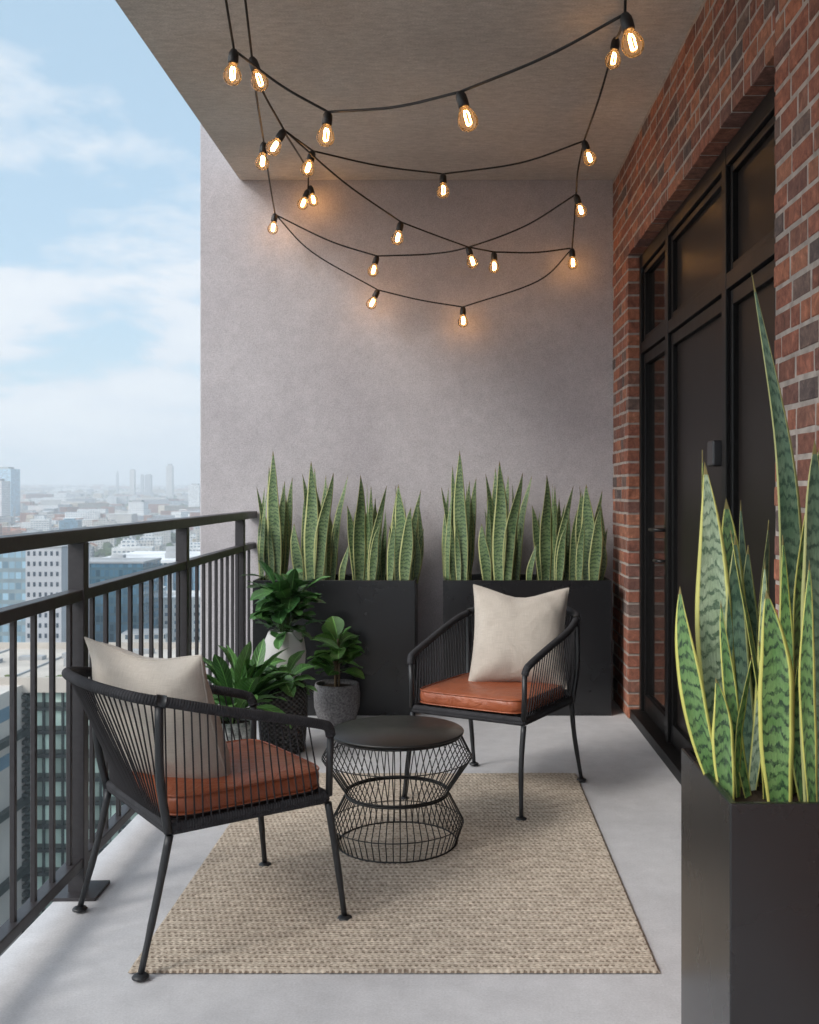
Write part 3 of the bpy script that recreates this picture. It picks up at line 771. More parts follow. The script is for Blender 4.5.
def leafy(label, cat, pot_fn, base, n, Lr, Wr, mat, seed, stem_h, spread, elev, droop, name='potted_plant', stems=5, trunk=False, extra=(), stemmat=None, bias=(0, 0, 0)):
    rr = random.Random(seed); t = thing(name, label, cat, (base[0], base[1], base[2]), group='leafy pot plants by the railing')
    top = pot_fn(t)
    fo = MB(); st = MB(); sp = []
    for s in range(stems):
        a = 2 * math.pi * s / stems + rr.uniform(-.4, .4); q = rr.uniform(.3, 1)
        if trunk: q = .15
        p0 = Vector((math.cos(a) * .012, math.sin(a) * .012, top - .02))
        p2_ = Vector((math.cos(a) * spread * q + bias[0], math.sin(a) * spread * q + bias[1], top + stem_h * rr.uniform(.55, 1) + bias[2]))
        p1_ = p0.lerp(p2_, .5) + Vector((0, 0, .03)); C = catmull([p0, p1_, p2_], 6); st.tube(C, .0035 if not trunk else .007, 6); sp.append(C)
    for i in range(n):
        C = sp[i % len(sp)]; f = rr.uniform(.12, 1) if not trunk else rr.uniform(.35, 1)
        p = poly_at(C, f); a = i * 2.399 + rr.uniform(-.4, .4); e = R(rr.uniform(*elev)) * (1.0 if f < .75 else 1.25)
        d = Vector((math.cos(a) * math.cos(e), math.sin(a) * math.cos(e), math.sin(e)))
        pet = rr.uniform(.01, .035); st.tube([p, p + d * pet], .0018, 5)
        leaf_geo(fo, p + d * pet, d, rr.uniform(*Lr), rr.uniform(*Wr), droop * rr.uniform(.6, 1.3), rr.uniform(-.5, .5), .22, rr)
    for (b_, d, L, W) in extra:
        st.tube([Vector((0, 0, top)), Vector(b_)], .0025, 5); leaf_geo(fo, Vector(b_), Vector(d), L, W, droop * .8, rr.uniform(-.3, .3), .2, rr)
    fo.build('foliage', mat, t); st.build('stems', stemmat or M_stem, t)
    return t
M_white_pot = Mat('white_ribbed_ceramic'); _m = M_white_pot; _m.set((.55, .54, .535), .5, .5)
_sp = _m.n('ShaderNodeSeparateXYZ'); _m.l(_m.coord(), _sp.inputs[0]); _m.bump(_m.math('SINE', _m.math('MULTIPLY', _sp.outputs[2], 620)), .15, .002)
M_white_pot = _m.m
def speckle(name, c0, c1, sc=90, rough=.8, bs=.5):
    m = Mat(name); c = m.coord(); n = m.noise(c, sc, 5, .75); n2 = m.noise(c, 9, 4)
    a = m.ramp(n, [(.38, c0), (.62, c1)]); a = m.mix(1, a, m.ramp(n2, [(.3, (.8,) * 3), (.7, (1.15,) * 3)]), 'MULTIPLY'); m.set(a, rough, .4); m.bump(n, bs, .004); return m.m
M_grey_pot = speckle('speckled_concrete_pot', (.09, .087, .09), (.26, .25, .255))
M_patt_pot = speckle('marbled_white_pot', (.14, .17, .16), (.62, .63, .62), 30, .4, .1)
def weave():
    m = Mat('dark_woven_basket'); uv = m.coord('UV'); sp = m.n('ShaderNodeSeparateXYZ'); m.l(uv, sp.inputs[0])
    a = m.math('SINE', m.math('MULTIPLY', sp.outputs[0], 2 * math.pi * 26)); b = m.math('SINE', m.math('MULTIPLY', sp.outputs[1], 2 * math.pi * 42))
    h = m.math('MULTIPLY', a, b); m.set(m.ramp(m.math('MULTIPLY_ADD', h, .5, .5), [(.1, (.018, .017, .017)), (.8, (.085, .08, .078))]), .8, .3); m.bump(h, .9, .005); return m.m
M_basket = weave()
def pot(prof_o, mat, name='pot', soil=True, n=40, wall_t=.008):
    def f(t):
        H = prof_o[-1][1]; p = [(0, prof_o[0][1])] + prof_o; ri = prof_o[-1][0] - wall_t
        p += [(ri, H), (ri - .002, H - .03)]
        MB().lathe(p, n).build(name, mat, t)
        if soil: MB().lathe([(0, H - .022), (ri * .5, H - .018), (ri - .001, H - .024)], 24).build('soil', M_soil, t)
        return H - .02
    return f
# plant A on stand
st_ = thing('plant_stand', 'thin black wire stand under the white ribbed pot', 'plant stand', (-.872, 5.12, 0))
b = MB()
for k in range(4):
    a = R(45 + 90 * k); c, s_ = math.cos(a), math.sin(a)
    b.tube(catmull([(.115 * c, .115 * s_, .002), (.10 * c, .10 * s_, .14), (.115 * c, .115 * s_, .30)], 4), .005, 6)
b.build('legs', M_blackmetal, st_)
b = MB(); b.tube([(.105 * math.cos(2 * math.pi * k / 40), .105 * math.sin(2 * math.pi * k / 40), .262) for k in range(40)], .005, 6, closed=True)
b.tube([(-.103, 0, .262), (.103, 0, .262)], .004, 6); b.tube([(0, -.103, .2622), (0, .103, .2622)], .004, 6); b.build('support_ring', M_blackmetal, st_)
leafy('tall bushy dark green plant in a white ribbed pot on a wire stand', 'potted plant',
      pot([(.050, .0), (.075, .03), (.102, .10), (.108, .16), (.098, .225), (.082, .262), (.078, .27)], M_white_pot),
      (-.872, 5.12, .267), 100, (.12, .18), (.062, .088), M_leafA, 21, .29, .14, (-15, 60), .6, stems=9,
      extra=[((.10, -.05, .30), (.55, -.3, .30), .17, .062), ((.04, -.04, .44), (.12, -.2, .9), .16, .06), ((-.04, -.03, .45), (-.55, -.2, .5), .17, .06), ((.14, -.02, .24), (.8, -.2, -.1), .16, .06)])
# plant B, low left in marbled pot
leafy('sprawling green plant with long arching leaves in a marbled white pot', 'potted plant',
      pot([(.075, .0), (.088, .01), (.098, .14), (.102, .20)], M_patt_pot),
      (-1.02, 4.62, .001), 46, (.22, .34), (.062, .085), M_leafB, 5, .08, .06, (25, 75), 1.15, stems=8, bias=(.03, 0, 0))
# plant D in the basket
leafy('low leafy plant spilling over a dark woven basket', 'potted plant',
      pot([(.095, .0), (.105, .01), (.118, .16), (.116, .26), (.108, .32)], M_basket),
      (-.832, 4.84, .001), 34, (.12, .18), (.06, .085), M_leafB, 8, .07, .10, (5, 55), 1.0, stems=6, bias=(-.07, -.02, 0))
# plant C, small concrete pot
leafy('small rubber plant with rounded leaves in a speckled grey concrete pot', 'potted plant',
      pot([(.085, .0), (.100, .02), (.121, .09), (.124, .16), (.118, .205), (.116, .215)], M_grey_pot),
      (-.642, 5.42, .001), 44, (.11, .15), (.082, .108), M_leafC, 31, .35, .05, (0, 60), .7, stems=3, trunk=True, stemmat=M_bark)

# ------------------------------------------------------------------ string lights
def glass():
    m = Mat('clear_bulb_glass'); t = m.n('ShaderNodeBsdfTransparent'); t.inputs[0].default_value = (1, .93, .82, 1)
    g = m.n('ShaderNodeBsdfGlossy'); g.inputs['Roughness'].default_value = .06; lw = m.n('ShaderNodeLayerWeight'); lw.inputs[0].default_value = .18
    mx = m.n('ShaderNodeMixShader'); m.l(lw.outputs['Fresnel'], mx.inputs[0]); tr = m.n('ShaderNodeBsdfTranslucent'); tr.inputs[0].default_value = (1, .84, .64, 1); m2 = m.n('ShaderNodeMixShader')
    ed = m.ramp(lw.outputs['Facing'], [(.35, (.03,) * 3), (.95, (.20,) * 3)]); m.l(ed, m2.inputs[0])
    m.l(t.outputs[0], m2.inputs[1]); m.l(tr.outputs[0], m2.inputs[2])
    m.l(m2.outputs[0], mx.inputs[1]); m.l(g.outputs[0], mx.inputs[2]); m.l(mx.outputs[0], m.out.inputs[0]); return m.m
M_glass = glass()
def fil():
    m = Mat('glowing_filament'); e = m.n('ShaderNodeEmission'); e.inputs[0].default_value = (1, .50, .16, 1); e.inputs[1].default_value = FIL; m.l(e.outputs[0], m.out.inputs[0]); return m.m
FIL = 50
M_fil = fil()
NODE = {1: (625, 14, 2.75, 10), 2: (460, 92, 3.06, 12), 3: (328, 112, 3.5, -4), 4: (234, 50, 3.45, -3), 5: (252, 58, 3.6, 14), 6: (284, 130, 4.3, -24), 7: (264, 143, 4.5, -4), 8: (313, 151, 4.6, -13),
        9: (443, 174, 5.0, 0), 10: (584, 141, 4.8, 14), 11: (576, 195, 5.3, 14), 12: (308, 190, 5.85, -16), 13: (275, 214, 5.9, -6), 14: (401, 222, 5.2, -10), 15: (468, 247, 5.6, 13),
        16: (494, 252, 5.7, 0), 17: (572, 249, 5.93, 2), 18: (377, 256, 5.8, -12), 19: (378, 290, 5.9, -20), 20: (463, 307, 5.93, 0), 21: (616, 38, 4.0, -6), 22: (310, 186, 5.95, 10)}
GP = [(0, -.0725), (.008, -.072), (.018, -.068), (.026, -.060), (.0308, -.047), (.0305, -.038), (.027, -.026), (.020, -.013), (.0145, -.004), (.0135, .002)]
socket_me = None
def add_socket(parent, P, tilt, org):
    global socket_me
    if socket_me is None:
        s = MB().lathe([(0, .004), (.010, .003), (.0135, -.004), (.0165, -.010), (.0178, -.026), (.0176, -.042), (.0165, -.046), (0, -.046)], 20).build('bulb_socket', M_socket, parent)
        g = MB().lathe([(r, z - .046) for r, z in GP], 36).build('bulb', M_glass, s)
        f = MB()
        for k in range(3):
            a = 2 * math.pi * k / 3; c, s_ = math.cos(a), math.sin(a)
            f.tube([(.004 * c, .004 * s_, -.057), (.0085 * c, .0085 * s_, -.067), (.0085 * c, .0085 * s_, -.097), (.002 * c, .002 * s_, -.101)], .0021, 6, caps=False)
        f.build('filament', M_fil, s)
        socket_me = s; o = s
    else:
        o = copy_tree(socket_me, parent)
    o.location = P - org; o.rotation_euler = (random.uniform(-.08, .08), R(-tilt * 1.3), 0)
    return o
P3 = {k: at(v[0], v[1], v[2]) for k, v in NODE.items()}
def hook(px, py, y0):   # where the line through (px,py) seen at depth y0 meets the ceiling
    return at(px, py, y0)
C_ = {'a': Vector((-.715, 2.78, 3.098)), 'b': Vector((-.665, 2.95, 3.098)), 'c': Vector((.53, 3.15, 3.098))}
def pp_(px, py, y): return at(px, py, y)
strings = [
    ('string light cable looping nearest across the ceiling from left to right', [C_['a'], 4, pp_(282, 86, 3.48), 3, pp_(395, 107, 3.3), 2, pp_(545, 57, 2.9), 1, C_['c']], (4, 3, 2, 1)),
    ('string light cable running down along the left ceiling edge and lowest across the wall', [C_['b'], 5, pp_(257, 100, 4.0), 7, pp_(269, 178, 5.2), 13, pp_(312, 252, 5.9), 19, pp_(420, 300, 5.92), 20, pp_(538, 281, 5.93), 17], (5, 7, 13, 19, 20)),
    ('string light cable crossing below the ceiling from left to right in the middle', [P3[5] + Vector((0.0, .0, -.002)), pp_(262, 90, 4.0), 6, 8, pp_(380, 166, 4.9), 9, pp_(520, 163, 4.95), 10], (6, 8, 9)),
    ('string light cable slanting down from upper left towards the right wall corner', [P3[6] + Vector((.004, 0, -.003)), pp_(345, 183, 4.8), 14, 15, 16, pp_(535, 252.5, 5.85), P3[17] + Vector((-.01, 0, .004))], (14, 15, 16)),
    ('string light cable hanging short behind the upper left bulbs', [P3[6] + Vector((.0, .008, -.006)), pp_(302, 160, 5.3), pp_(308, 172, 5.8), 12], (12, 22)),
    ('string light cable across the grey wall rising to the right', [P3[13] + Vector((.005, .006, -.004)), pp_(330, 241, 5.85), 18, pp_(430, 254, 5.75), P3[15] + Vector((0, -.006, -.003)), pp_(525, 226, 5.5), P3[11] + Vector((-.006, 0, 0))], (18,)),
    ('string light cable hanging down the right side beside the brick wall', [P3[1] + Vector((.0, .006, -.004)), 21, pp_(600, 95, 4.3), 10, pp_(578, 170, 5.0), 11, pp_(574, 225, 5.6), 17], (21, 10, 11, 17)),
]
for label, path, bulbs in strings:
    pts = [P3[q] if isinstance(q, int) else q for q in path]
    o0 = pts[0].copy(); t = thing('string_lights', label, 'string lights', o0, group='strings of filament bulbs')
    spans = []; cur = [pts[0]]
    for q_, p_ in zip(path[1:], pts[1:]):
        cur.append(p_)
        if isinstance(q_, int) or p_ is pts[-1]: spans.append(cur); cur = [p_]
    C = [pts[0]]
    for sp_ in spans:
        cc = catmull(sp_, 8); Ls = (sp_[0] - sp_[-1]).length
        for k in range(1, len(cc)):
            q = k / (len(cc) - 1); C.append(cc[k] - Vector((0, 0, (.025 * Ls ** 2 if len(sp_) == 2 else 0) * q * (1 - q))))
    MB().tube([c - o0 for c in C], .0045, 6).build('cable', M_cable, t)
    for k in bulbs: add_socket(t, P3[k] - Vector((0, 0, .002)), NODE[k][3], o0)
    if pts[0].z > 3.05:
        MB().lathe([(0, 0), (.014, 0), (.014, -.006), (.004, -.008), (.004, -.02), (0, -.02)], 12, (0, 0, .0)).build('ceiling_hook', M_socket, t)
    if bulbs == (21, 10, 11, 17):
        w0 = pts[-1] - o0; MB().tube([w0, w0 + Vector((0, 6.056 - pts[-1].y, .01))], .003, 6).build('wall_hook', M_socket, t)
    c3 = at(778, 0, 2.85)
    if len(bulbs) == 4 and bulbs[0] == 4:
        w0 = pts[-1] - o0; MB().lathe([(0, 0), (.014, 0), (.014, -.006), (.004, -.008), (.004, -.02), (0, -.02)], 12, w0).build('ceiling_hook', M_socket, t)
    if 13 in bulbs:
        w0 = P3[13] - o0; MB().tube([w0, w0 + Vector((0, 6.056 - P3[13].y, .01))], .003, 6).build('wall_hook', M_socket, t)

HAZE = 2.6e-4
# ------------------------------------------------------------------ city below
GZ = -75.0
def gz(x, y):
    d = math.hypot(x, y); return GZ + max(0.0, d - 1300) * .0142 if d < 10500 else GZ + 9200 * .0142
def facade(name, wall, glassc, wu=3.0, wv=3.3, fu=.5, fv=.45, rough=.8, grid=False):
    m = Mat(name); uv = m.coord('UV'); sp = m.n('ShaderNodeSeparateXYZ'); m.l(uv, sp.inputs[0])
    fx = m.math('FRACT', m.math('DIVIDE', sp.outputs[0], wu)); fy = m.math('FRACT', m.math('DIVIDE', sp.outputs[1], wv))
    a = m.math('MULTIPLY', m.math('GREATER_THAN', fx, 1 - fu), m.math('GREATER_THAN', fy, 1 - fv))
    up = m.n('ShaderNodeNewGeometry'); s2 = m.n('ShaderNodeSeparateXYZ'); m.l(up.outputs['Normal'], s2.inputs[0])
    a = m.math('MULTIPLY', a, m.math('LESS_THAN', s2.outputs[2], .5))
    cell = m.n('ShaderNodeCombineXYZ'); m.l(m.math('FLOOR', m.math('DIVIDE', sp.outputs[0], wu)), cell.inputs[0]); m.l(m.math('FLOOR', m.math('DIVIDE', sp.outputs[1], wv)), cell.inputs[1])
    wn_ = m.n('ShaderNodeTexWhiteNoise'); m.l(cell.outputs[0], wn_.inputs[0])
    g = m.mix(wn_.outputs[0], glassc, tuple(min(1, x * 2.6 + .02) for x in glassc))
    n = m.noise(m.coord(), .15, 4); wc = m.mix(1, wall, m.ramp(n, [(.3, (.82,) * 3), (.7, (1.1,) * 3)]), 'MULTIPLY')
    m.set(m.mix(a, wc, g)); m.set(rough=m.math('SUBTRACT', rough, m.math('MULTIPLY', a, rough - .15))); return m.m
FM = [facade('pale_render_facade', (.52, .50, .47), (.05, .07, .09), 3.2, 3.3, .45, .45),
      facade('white_block_facade', (.68, .68, .67), (.07, .10, .13), 4.0, 3.4, .6, .4),
      facade('grey_concrete_facade', (.33, .34, .36), (.04, .06, .08), 2.6, 3.2, .5, .5),
      facade('red_brick_facade', (.32, .17, .13), (.06, .07, .08), 3.4, 3.2, .4, .45),
      facade('blue_glass_facade', (.16, .25, .32), (.05, .11, .16), 1.6, 3.6, .8, .7),
      facade('sand_facade', (.47, .41, .33), (.05, .06, .07), 3.0, 3.1, .42, .5)]
FM.append(facade('haze_tinted_blue_glass', (.40, .50, .57), (.20, .30, .38), 2.4, 3.6, .7, .6))  # paler wall and glass tones: distance haze put into the facade colour
FN = ['pale rendered', 'white', 'grey concrete', 'red brick', 'blue glass', 'sand coloured']
def roofm(name, c): return simple(name, c, .9, .2, nscale=.4, nstr=.2, var=.3)
RMs = [roofm('grey_flat_roof', (.33, .34, .35)), roofm('white_flat_roof', (.66, .67, .68)), roofm('dark_flat_roof', (.14, .145, .155)), roofm('terracotta_roof', (.34, .15, .10))]
def ubox(mb, x0, x1, y0, y1, z0, z1, wall=0, roof=1, inset=0):
    P = lambda x, y, z: (x, y, z)
    for (a, b_) in (((x0, y0), (x1, y0)), ((x1, y0), (x1, y1)), ((x1, y1), (x0, y1)), ((x0, y1), (x0, y0))):
        L_ = math.hypot(b_[0] - a[0], b_[1] - a[1])
        mb.add([(*a, z0), (*b_, z0), (*b_, z1), (*a, z1)], [(0, 1, 2, 3)], [[(0, 0), (L_, 0), (L_, z1 - z0), (0, z1 - z0)]], mi=wall)
    mb.add([(x0, y0, z1), (x1, y0, z1), (x1, y1, z1), (x0, y1, z1)], [(0, 1, 2, 3)], mi=roof)
def gable(mb, x0, x1, y0, y1, z, h, roof=1, wall=0):
    ym = (y0 + y1) / 2
    mb.add([(x0, y0, z), (x1, y0, z), (x1, y1, z), (x0, y1, z), (x0, ym, z + h), (x1, ym, z + h)], [(0, 1, 5, 4), (2, 3, 4, 5)], mi=roof)
    mb.add([(x0, y0, z), (x0, ym, z + h), (x0, y1, z), (x1, y0, z), (x1, y1, z), (x1, ym, z + h)], [(0, 1, 2), (3, 4, 5)], mi=wall)
def block_mesh(w_, d_, h_, rr, pitched=False):
    mb_ = MB(); ubox(mb_, -w_ / 2, w_ / 2, -d_ / 2, d_ / 2, -12, h_)
    if pitched: gable(mb_, -w_ / 2 - .4, w_ / 2 + .4, -d_ / 2 - .4, d_ / 2 + .4, h_, d_ * .25)
    else:
        for q in ((-w_ / 2, w_ / 2, -d_ / 2, -d_ / 2 + .5), (-w_ / 2, w_ / 2, d_ / 2 - .5, d_ / 2), (-w_ / 2, -w_ / 2 + .5, -d_ / 2, d_ / 2), (w_ / 2 - .5, w_ / 2, -d_ / 2, d_ / 2)):
            ubox(mb_, *q, h_ - .1, h_ + .9, 0, 1)
        for k in range(rr.randint(1, 5)):
            x = rr.uniform(-w_ * .38, w_ * .3); y = rr.uniform(-d_ * .38, d_ * .3); s_ = rr.uniform(1.5, 6)
            ubox(mb_, x, x + s_, y, y + s_ * rr.uniform(.5, 1.2), h_, h_ + rr.uniform(1, 3.6), 0, 1)
        if w_ > 24 and rr.random() < .6:
            ubox(mb_, -w_ * .3, w_ * .1, -d_ * .25, d_ * .3, h_, h_ + 3.4 * rr.randint(1, 2), 0, 1)
    return mb_
CITYG = 'buildings of the city below'
# ---- nearest: office with pale roof terrace and green glass front
def H1():
    t = thing('office_building', 'large office block below the railing with pale roof terrace and green glass front', 'building', (-62, 165, GZ), 0, CITYG)
    zt = -28 - GZ
    b = MB(); b.box(-60, 32, -10, 24, -5, zt - .6); b.build('core', simple('core_wall', (.10, .13, .13), .6), t)
    b = MB(); b.box(-60.5, 32.5, -10.8, 24.5, zt - .6, zt); 
    for q in ((-60.5, 32.5, -11.3, -10.6), (-60.5, 32.5, 24, 24.7), (-61, -60.4, -11, 24.6), (32.2, 32.9, -11, 24.6)): b.box(*q, zt - 1.2, zt + 1.1)
    b.build('roof', simple('pale_roof_terrace', (.47, .43, .385), .85, .2, nscale=.8, nstr=.3, var=.2), t)
    b = MB(); ru = random.Random(8)
    for i in range(16): x = ru.uniform(-56, 28); y = ru.uniform(-4, 19); b.box(x, x + ru.uniform(1, 4.5), y, y + ru.uniform(1, 2.5), zt + .003, zt + ru.uniform(.5, 1.6))
    for i in range(7): b.box(-60 + i * 13, -59.7 + i * 13, -9, 23.8, zt + .003, zt + .25)
    b.build('roof_plant', RMs[0], t)
    gl = facade('green_glass_wall', (.08, .10, .09), (.25, .32, .28), 1.45, 3.6, .86, .74, .5)
    b = MB(); ubox(b, -2.6, 31.9, -10.25, -10.05, 0, zt - .7); b.build('curtain_wall', gl, t)
    fl = MB(); k = 0
    z = 3.6
    while z < zt - 2:
        o = MB().box(-2.8, 32.4, -10.75, -10.2, z - .28, z + .28).build('floor_band', simple('dark_band', (.035, .045, .045), .5) if k == 0 else MDB[0], t)
        if k == 0: MDB.append(o.data.materials[0])
        k += 1; z += 3.6
    mu = MB()
    for i in range(12): x = -1 + i * 2.9; mu.box(x - .12, x + .12, -10.9, -10.2, 0, zt - 1.2)
    mu.build('mullions', MDB[0], t)
    pl = MB(); rr = random.Random(4)
    for i in range(520):
        x = rr.uniform(-60, 32); s_ = rr.uniform(.3, .9); y = -9.6 + rr.uniform(-.4, .8)
        pl.box(x, x + s_ * 1.4, y, y + s_, zt, zt + s_ * rr.uniform(.5, 1.3), M=None)
    pl.build('planting_strip', speckle('roof_planting', (.05, .09, .025), (.16, .19, .06), 2, .9, .5), t)
    # stone wing coming towards us on the left, with ledges
    M_st = simple('beige_stone', (.56, .52, .48), .85, .25, nscale=.7, nstr=.2, var=.12)
    wg = MB(); wg.box(-62, -4, -95, -10.3, -5, zt - .05); wg.build('wing', M_st, t)
    lg = MB()
    for i in range(5): lg.box(-4.1, -3.0, -95, -11, 10.4 * i - 2.2, 10.4 * i - 1.2)
    lg.build('ledges', MDB[0], t)
    qn = MB()
    for i in range(40): qn.box(-3.9, -3.1, -11.6, -10.4, i * 1.15, i * 1.15 + .6)
    qn.build('corner_blocks', MDB[0], t)
    wm_ = None
    for i in range(9):
        for j in (10, 12):
            y = -88 + i * 8.5; z = 3.47 * j + 1.2
            if wm_ is None: wm_ = MB().box(-4.05, -3.9, 0, 4.4, 0, 1.9).build('window', FM[4], t); o = wm_
            else: o = wm_.copy(); COL.objects.link(o); o.parent = t
            o.location = (0, y, z)
MDB = []
H1()
# ---- gridded office beside it
def H2():
    c = at(0, 548, 340); t = thing('office_building', 'pale office block with a grid of small dark windows, left of the near railing post', 'building', (-138, 346, GZ), 0, CITYG)
    zt = c.z - GZ; M_w = simple('pale_blue_render', (.46, .47, .50), .85, .25, nscale=.5, nstr=.1, var=.08)
    b = MB(); b.box(-6.8, 5.2, -6, 20, -5, zt); b.build('wall', M_w, t)
    b = MB(); b.box(-7.0, 5.4, -6.2, 20.2, zt, zt + .5).box(-4, 1, 0, 8, zt + .5, zt + 2.8); b.build('roof', RMs[0], t)
    M_wd = simple('dark_window_glass', (.05, .07, .10), .15); w0 = None
    for i in range(6):
        for j in range(15):
            if w0 is None: w0 = MB().box(-.42, .42, -.06, .08, 0, 1.5).build('window', M_wd, t); o = w0
            else: o = w0.copy(); COL.objects.link(o); o.parent = t
            o.location = (-5.8 + i * 1.93, -6.02, zt - 2.6 - j * 3.45)
    t2 = thing('office_building', 'teal glass office tower at the left picture edge below the top rail', 'building', (-162, 352, GZ), 0, CITYG)
    b = MB(); ubox(b, -30, 17, -8, 22, -5, zt - .5, 0, 1); b.build('glass_wall', [facade('teal_glass', (.22, .28, .31), (.13, .20, .25), 2.2, 3.6, .85, .62, .4), RMs[2]], t2)
    b = MB().box(-30.3, 17.3, -8.3, 22.3, zt - .5, zt + .4); b.build('roof', RMs[0], t2)
H2()
def H3():
    t = thing('office_building', 'dark teal glass block right behind the gridded office', 'building', (-142, 410, GZ), 0, CITYG)
    zt = -27 - GZ; b = MB(); ubox(b, -26, 18, -10, 14, -5, zt); b.build('glass_wall', [facade('dark_teal_glass', (.05, .12, .16), (.03, .08, .12), 1.8, 3.6, .85, .7, .4), RMs[2]], t)
    MB().box(-26.3, 18.3, -10.3, 14.3, zt, zt + .7).build('roof', RMs[0], t)
    t = thing('glass_hall', 'wide low blue glass building with white flat roof behind the railing', 'building', (-140, 520, GZ), 0, CITYG)
    zt = -33 - GZ; b = MB(); ubox(b, -42, 62, -16, 60, -5, zt - 1); b.build('glass_wall', [facade('blue_fin_glass', (.16, .24, .30), (.07, .14, .20), 2.4, 12, .82, .95, .4), RMs[2]], t)
    MB().box(-44, 64, -18, 62, zt - 1, zt + .3).build('roof', RMs[1], t)
    fn = MB()
    for i in range(36): fn.box(-20 + i * 2.3, -19.7 + i * 2.3, -17, -16, 0, zt - 1)
    fn.build('fins', simple('white_fin', (.6, .62, .64), .5), t)
    b = MB(); rr = random.Random(2)
    for i in range(9): x = rr.uniform(-38, 50); y = rr.uniform(-10, 50); b.box(x, x + rr.uniform(3, 10), y, y + rr.uniform(3, 8), zt + .3, zt + rr.uniform(1.5, 4))
    b.build('roof_plant', RMs[0], t)
H3()
for (cx_, cy2, w2, d2, h2, mi_, ro_, lab) in ((-133, 440, 50, 30, 31, 1, 1, 'white low block with roof machinery in front of the wide blue glass hall'),
        (-104, 352, 38, 26, 21, 0, 0, 'low pale block with grey roof close behind the roof terrace'), (-88, 268, 30, 20, 26, 2, 1, 'small grey block with white roof directly behind the roof terrace'),
        (-150, 270, 46, 26, 24, 5, 2, 'sand coloured block with dark roof behind the roof terrace, towards the left')):
    o = block_mesh(w2, d2, h2, random.Random(int(cy2)), False).build('city_building', [FM[mi_], RMs[ro_]]); o.location = (cx_, cy2, GZ); o.rotation_euler = (0, 0, R(6)); tag(o, lab, 'building', CITYG)
# ---- elevated road
t = thing('viaduct', 'long pale elevated road crossing the city behind the glass hall', 'viaduct', (-200, 730, GZ), R(-4), None)
MB().box(-700, 260, -9, 9, 19.5, 21.2).box(-700, 260, -9.3, -8.9, 21.2, 22.3).box(-700, 260, 8.9, 9.3, 21.2, 22.3).build('deck', simple('viaduct_concrete', (.5, .5, .5), .9), t)
pr_ = None
for i in range(26):
    if pr_ is None: pr_ = MB().box(-1.2, 1.2, -5, 5, -4, 19.5).build('pier', RMs[0], t); o = pr_
    else: o = pr_.copy(); COL.objects.link(o); o.parent = t
    o.location = (-680 + i * 36, 0, 0)
# ---- towers on the skyline
def tower(label, px0, px1, pyt, y, fm, crown=0, rz=0):
    a = at(px0, pyt, y); b_ = at(px1, pyt, y); w_ = b_.x - a.x; cx_ = (a.x + b_.x) / 2; g = gz(cx_, y); h = a.z - g
    t = thing('tower', label, 'tower', (cx_, y, g), R(rz), 'towers on the skyline')
    b = MB(); ubox(b, -w_ / 2, w_ / 2, -w_ / 2, w_ / 2, -15, h)
    b.build('shaft', [FM[fm], RMs[2]], t)
    b = MB(); b.box(-w_ * .3, w_ * .3, -w_ * .3, w_ * .3, h, h + 4 + crown); b.build('crown', RMs[0], t)
tower('wide blue glass tower on the left of the skyline', -6, 15.5, 469, 2100, 6)
tower('pale slab tower below the wide blue glass one on the skyline', -14, 6, 481, 1950, 1)
tower('slender tower on the skyline, left of the twin middle pair', 130.5, 135, 470, 4300, 0)
tower('thin mast like tower farthest left of the slender skyline group', 116.5, 118.5, 474, 5200, 2, 12)
tower('short narrow tower beside the stout one on the skyline', 141, 143.5, 475, 4700, 2)
tower('stout short tower in the middle of the skyline group', 145.5, 151.5, 475, 4600, 2)
tower('tallest slender tower on the skyline near the grey wall', 167, 173, 466, 4400, 0, 6)
tower('white apartment tower beside the edge of the grey wall', 190, 201, 485, 2900, 1)
tower('white hospital like block in the middle distance above the top rail', 131, 146, 502, 1900, 1)
# ---- mid distance buildings: a street grid of blocks
rc_ = random.Random(12); n_ = 0; ang = R(14)
keep_out = [(-125, -25, 60, 225), (-200, -115, 325, 445), (-190, -70, 495, 590)]
cell = 66; protos = {}
used_lab = {}
cands = []
for i in range(-40, 40):
    for j in range(-10, 40):
        gx = i * cell; gy = j * cell; x = gx * math.cos(ang) - gy * math.sin(ang); y = gx * math.sin(ang) + gy * math.cos(ang)
        x += rc_.uniform(-8, 8); y += rc_.uniform(-8, 8)
        if y < 235 or y > 1750: continue
        r_ = x / y
        if r_ < -1.25 or r_ > -.12: continue
        if abs(y - (730 - (x + 200) * math.tan(R(4)))) < 45: continue
        if any(a - 30 < x < b_ + 30 and c - 30 < y < d + 30 for a, b_, c, d in keep_out): continue
        cands.append((y, x))
cands.sort()
cin = [c for c in cands if c[1] / c[0] >= -.62]; cout = [c for c in cands if c[1] / c[0] < -.62]
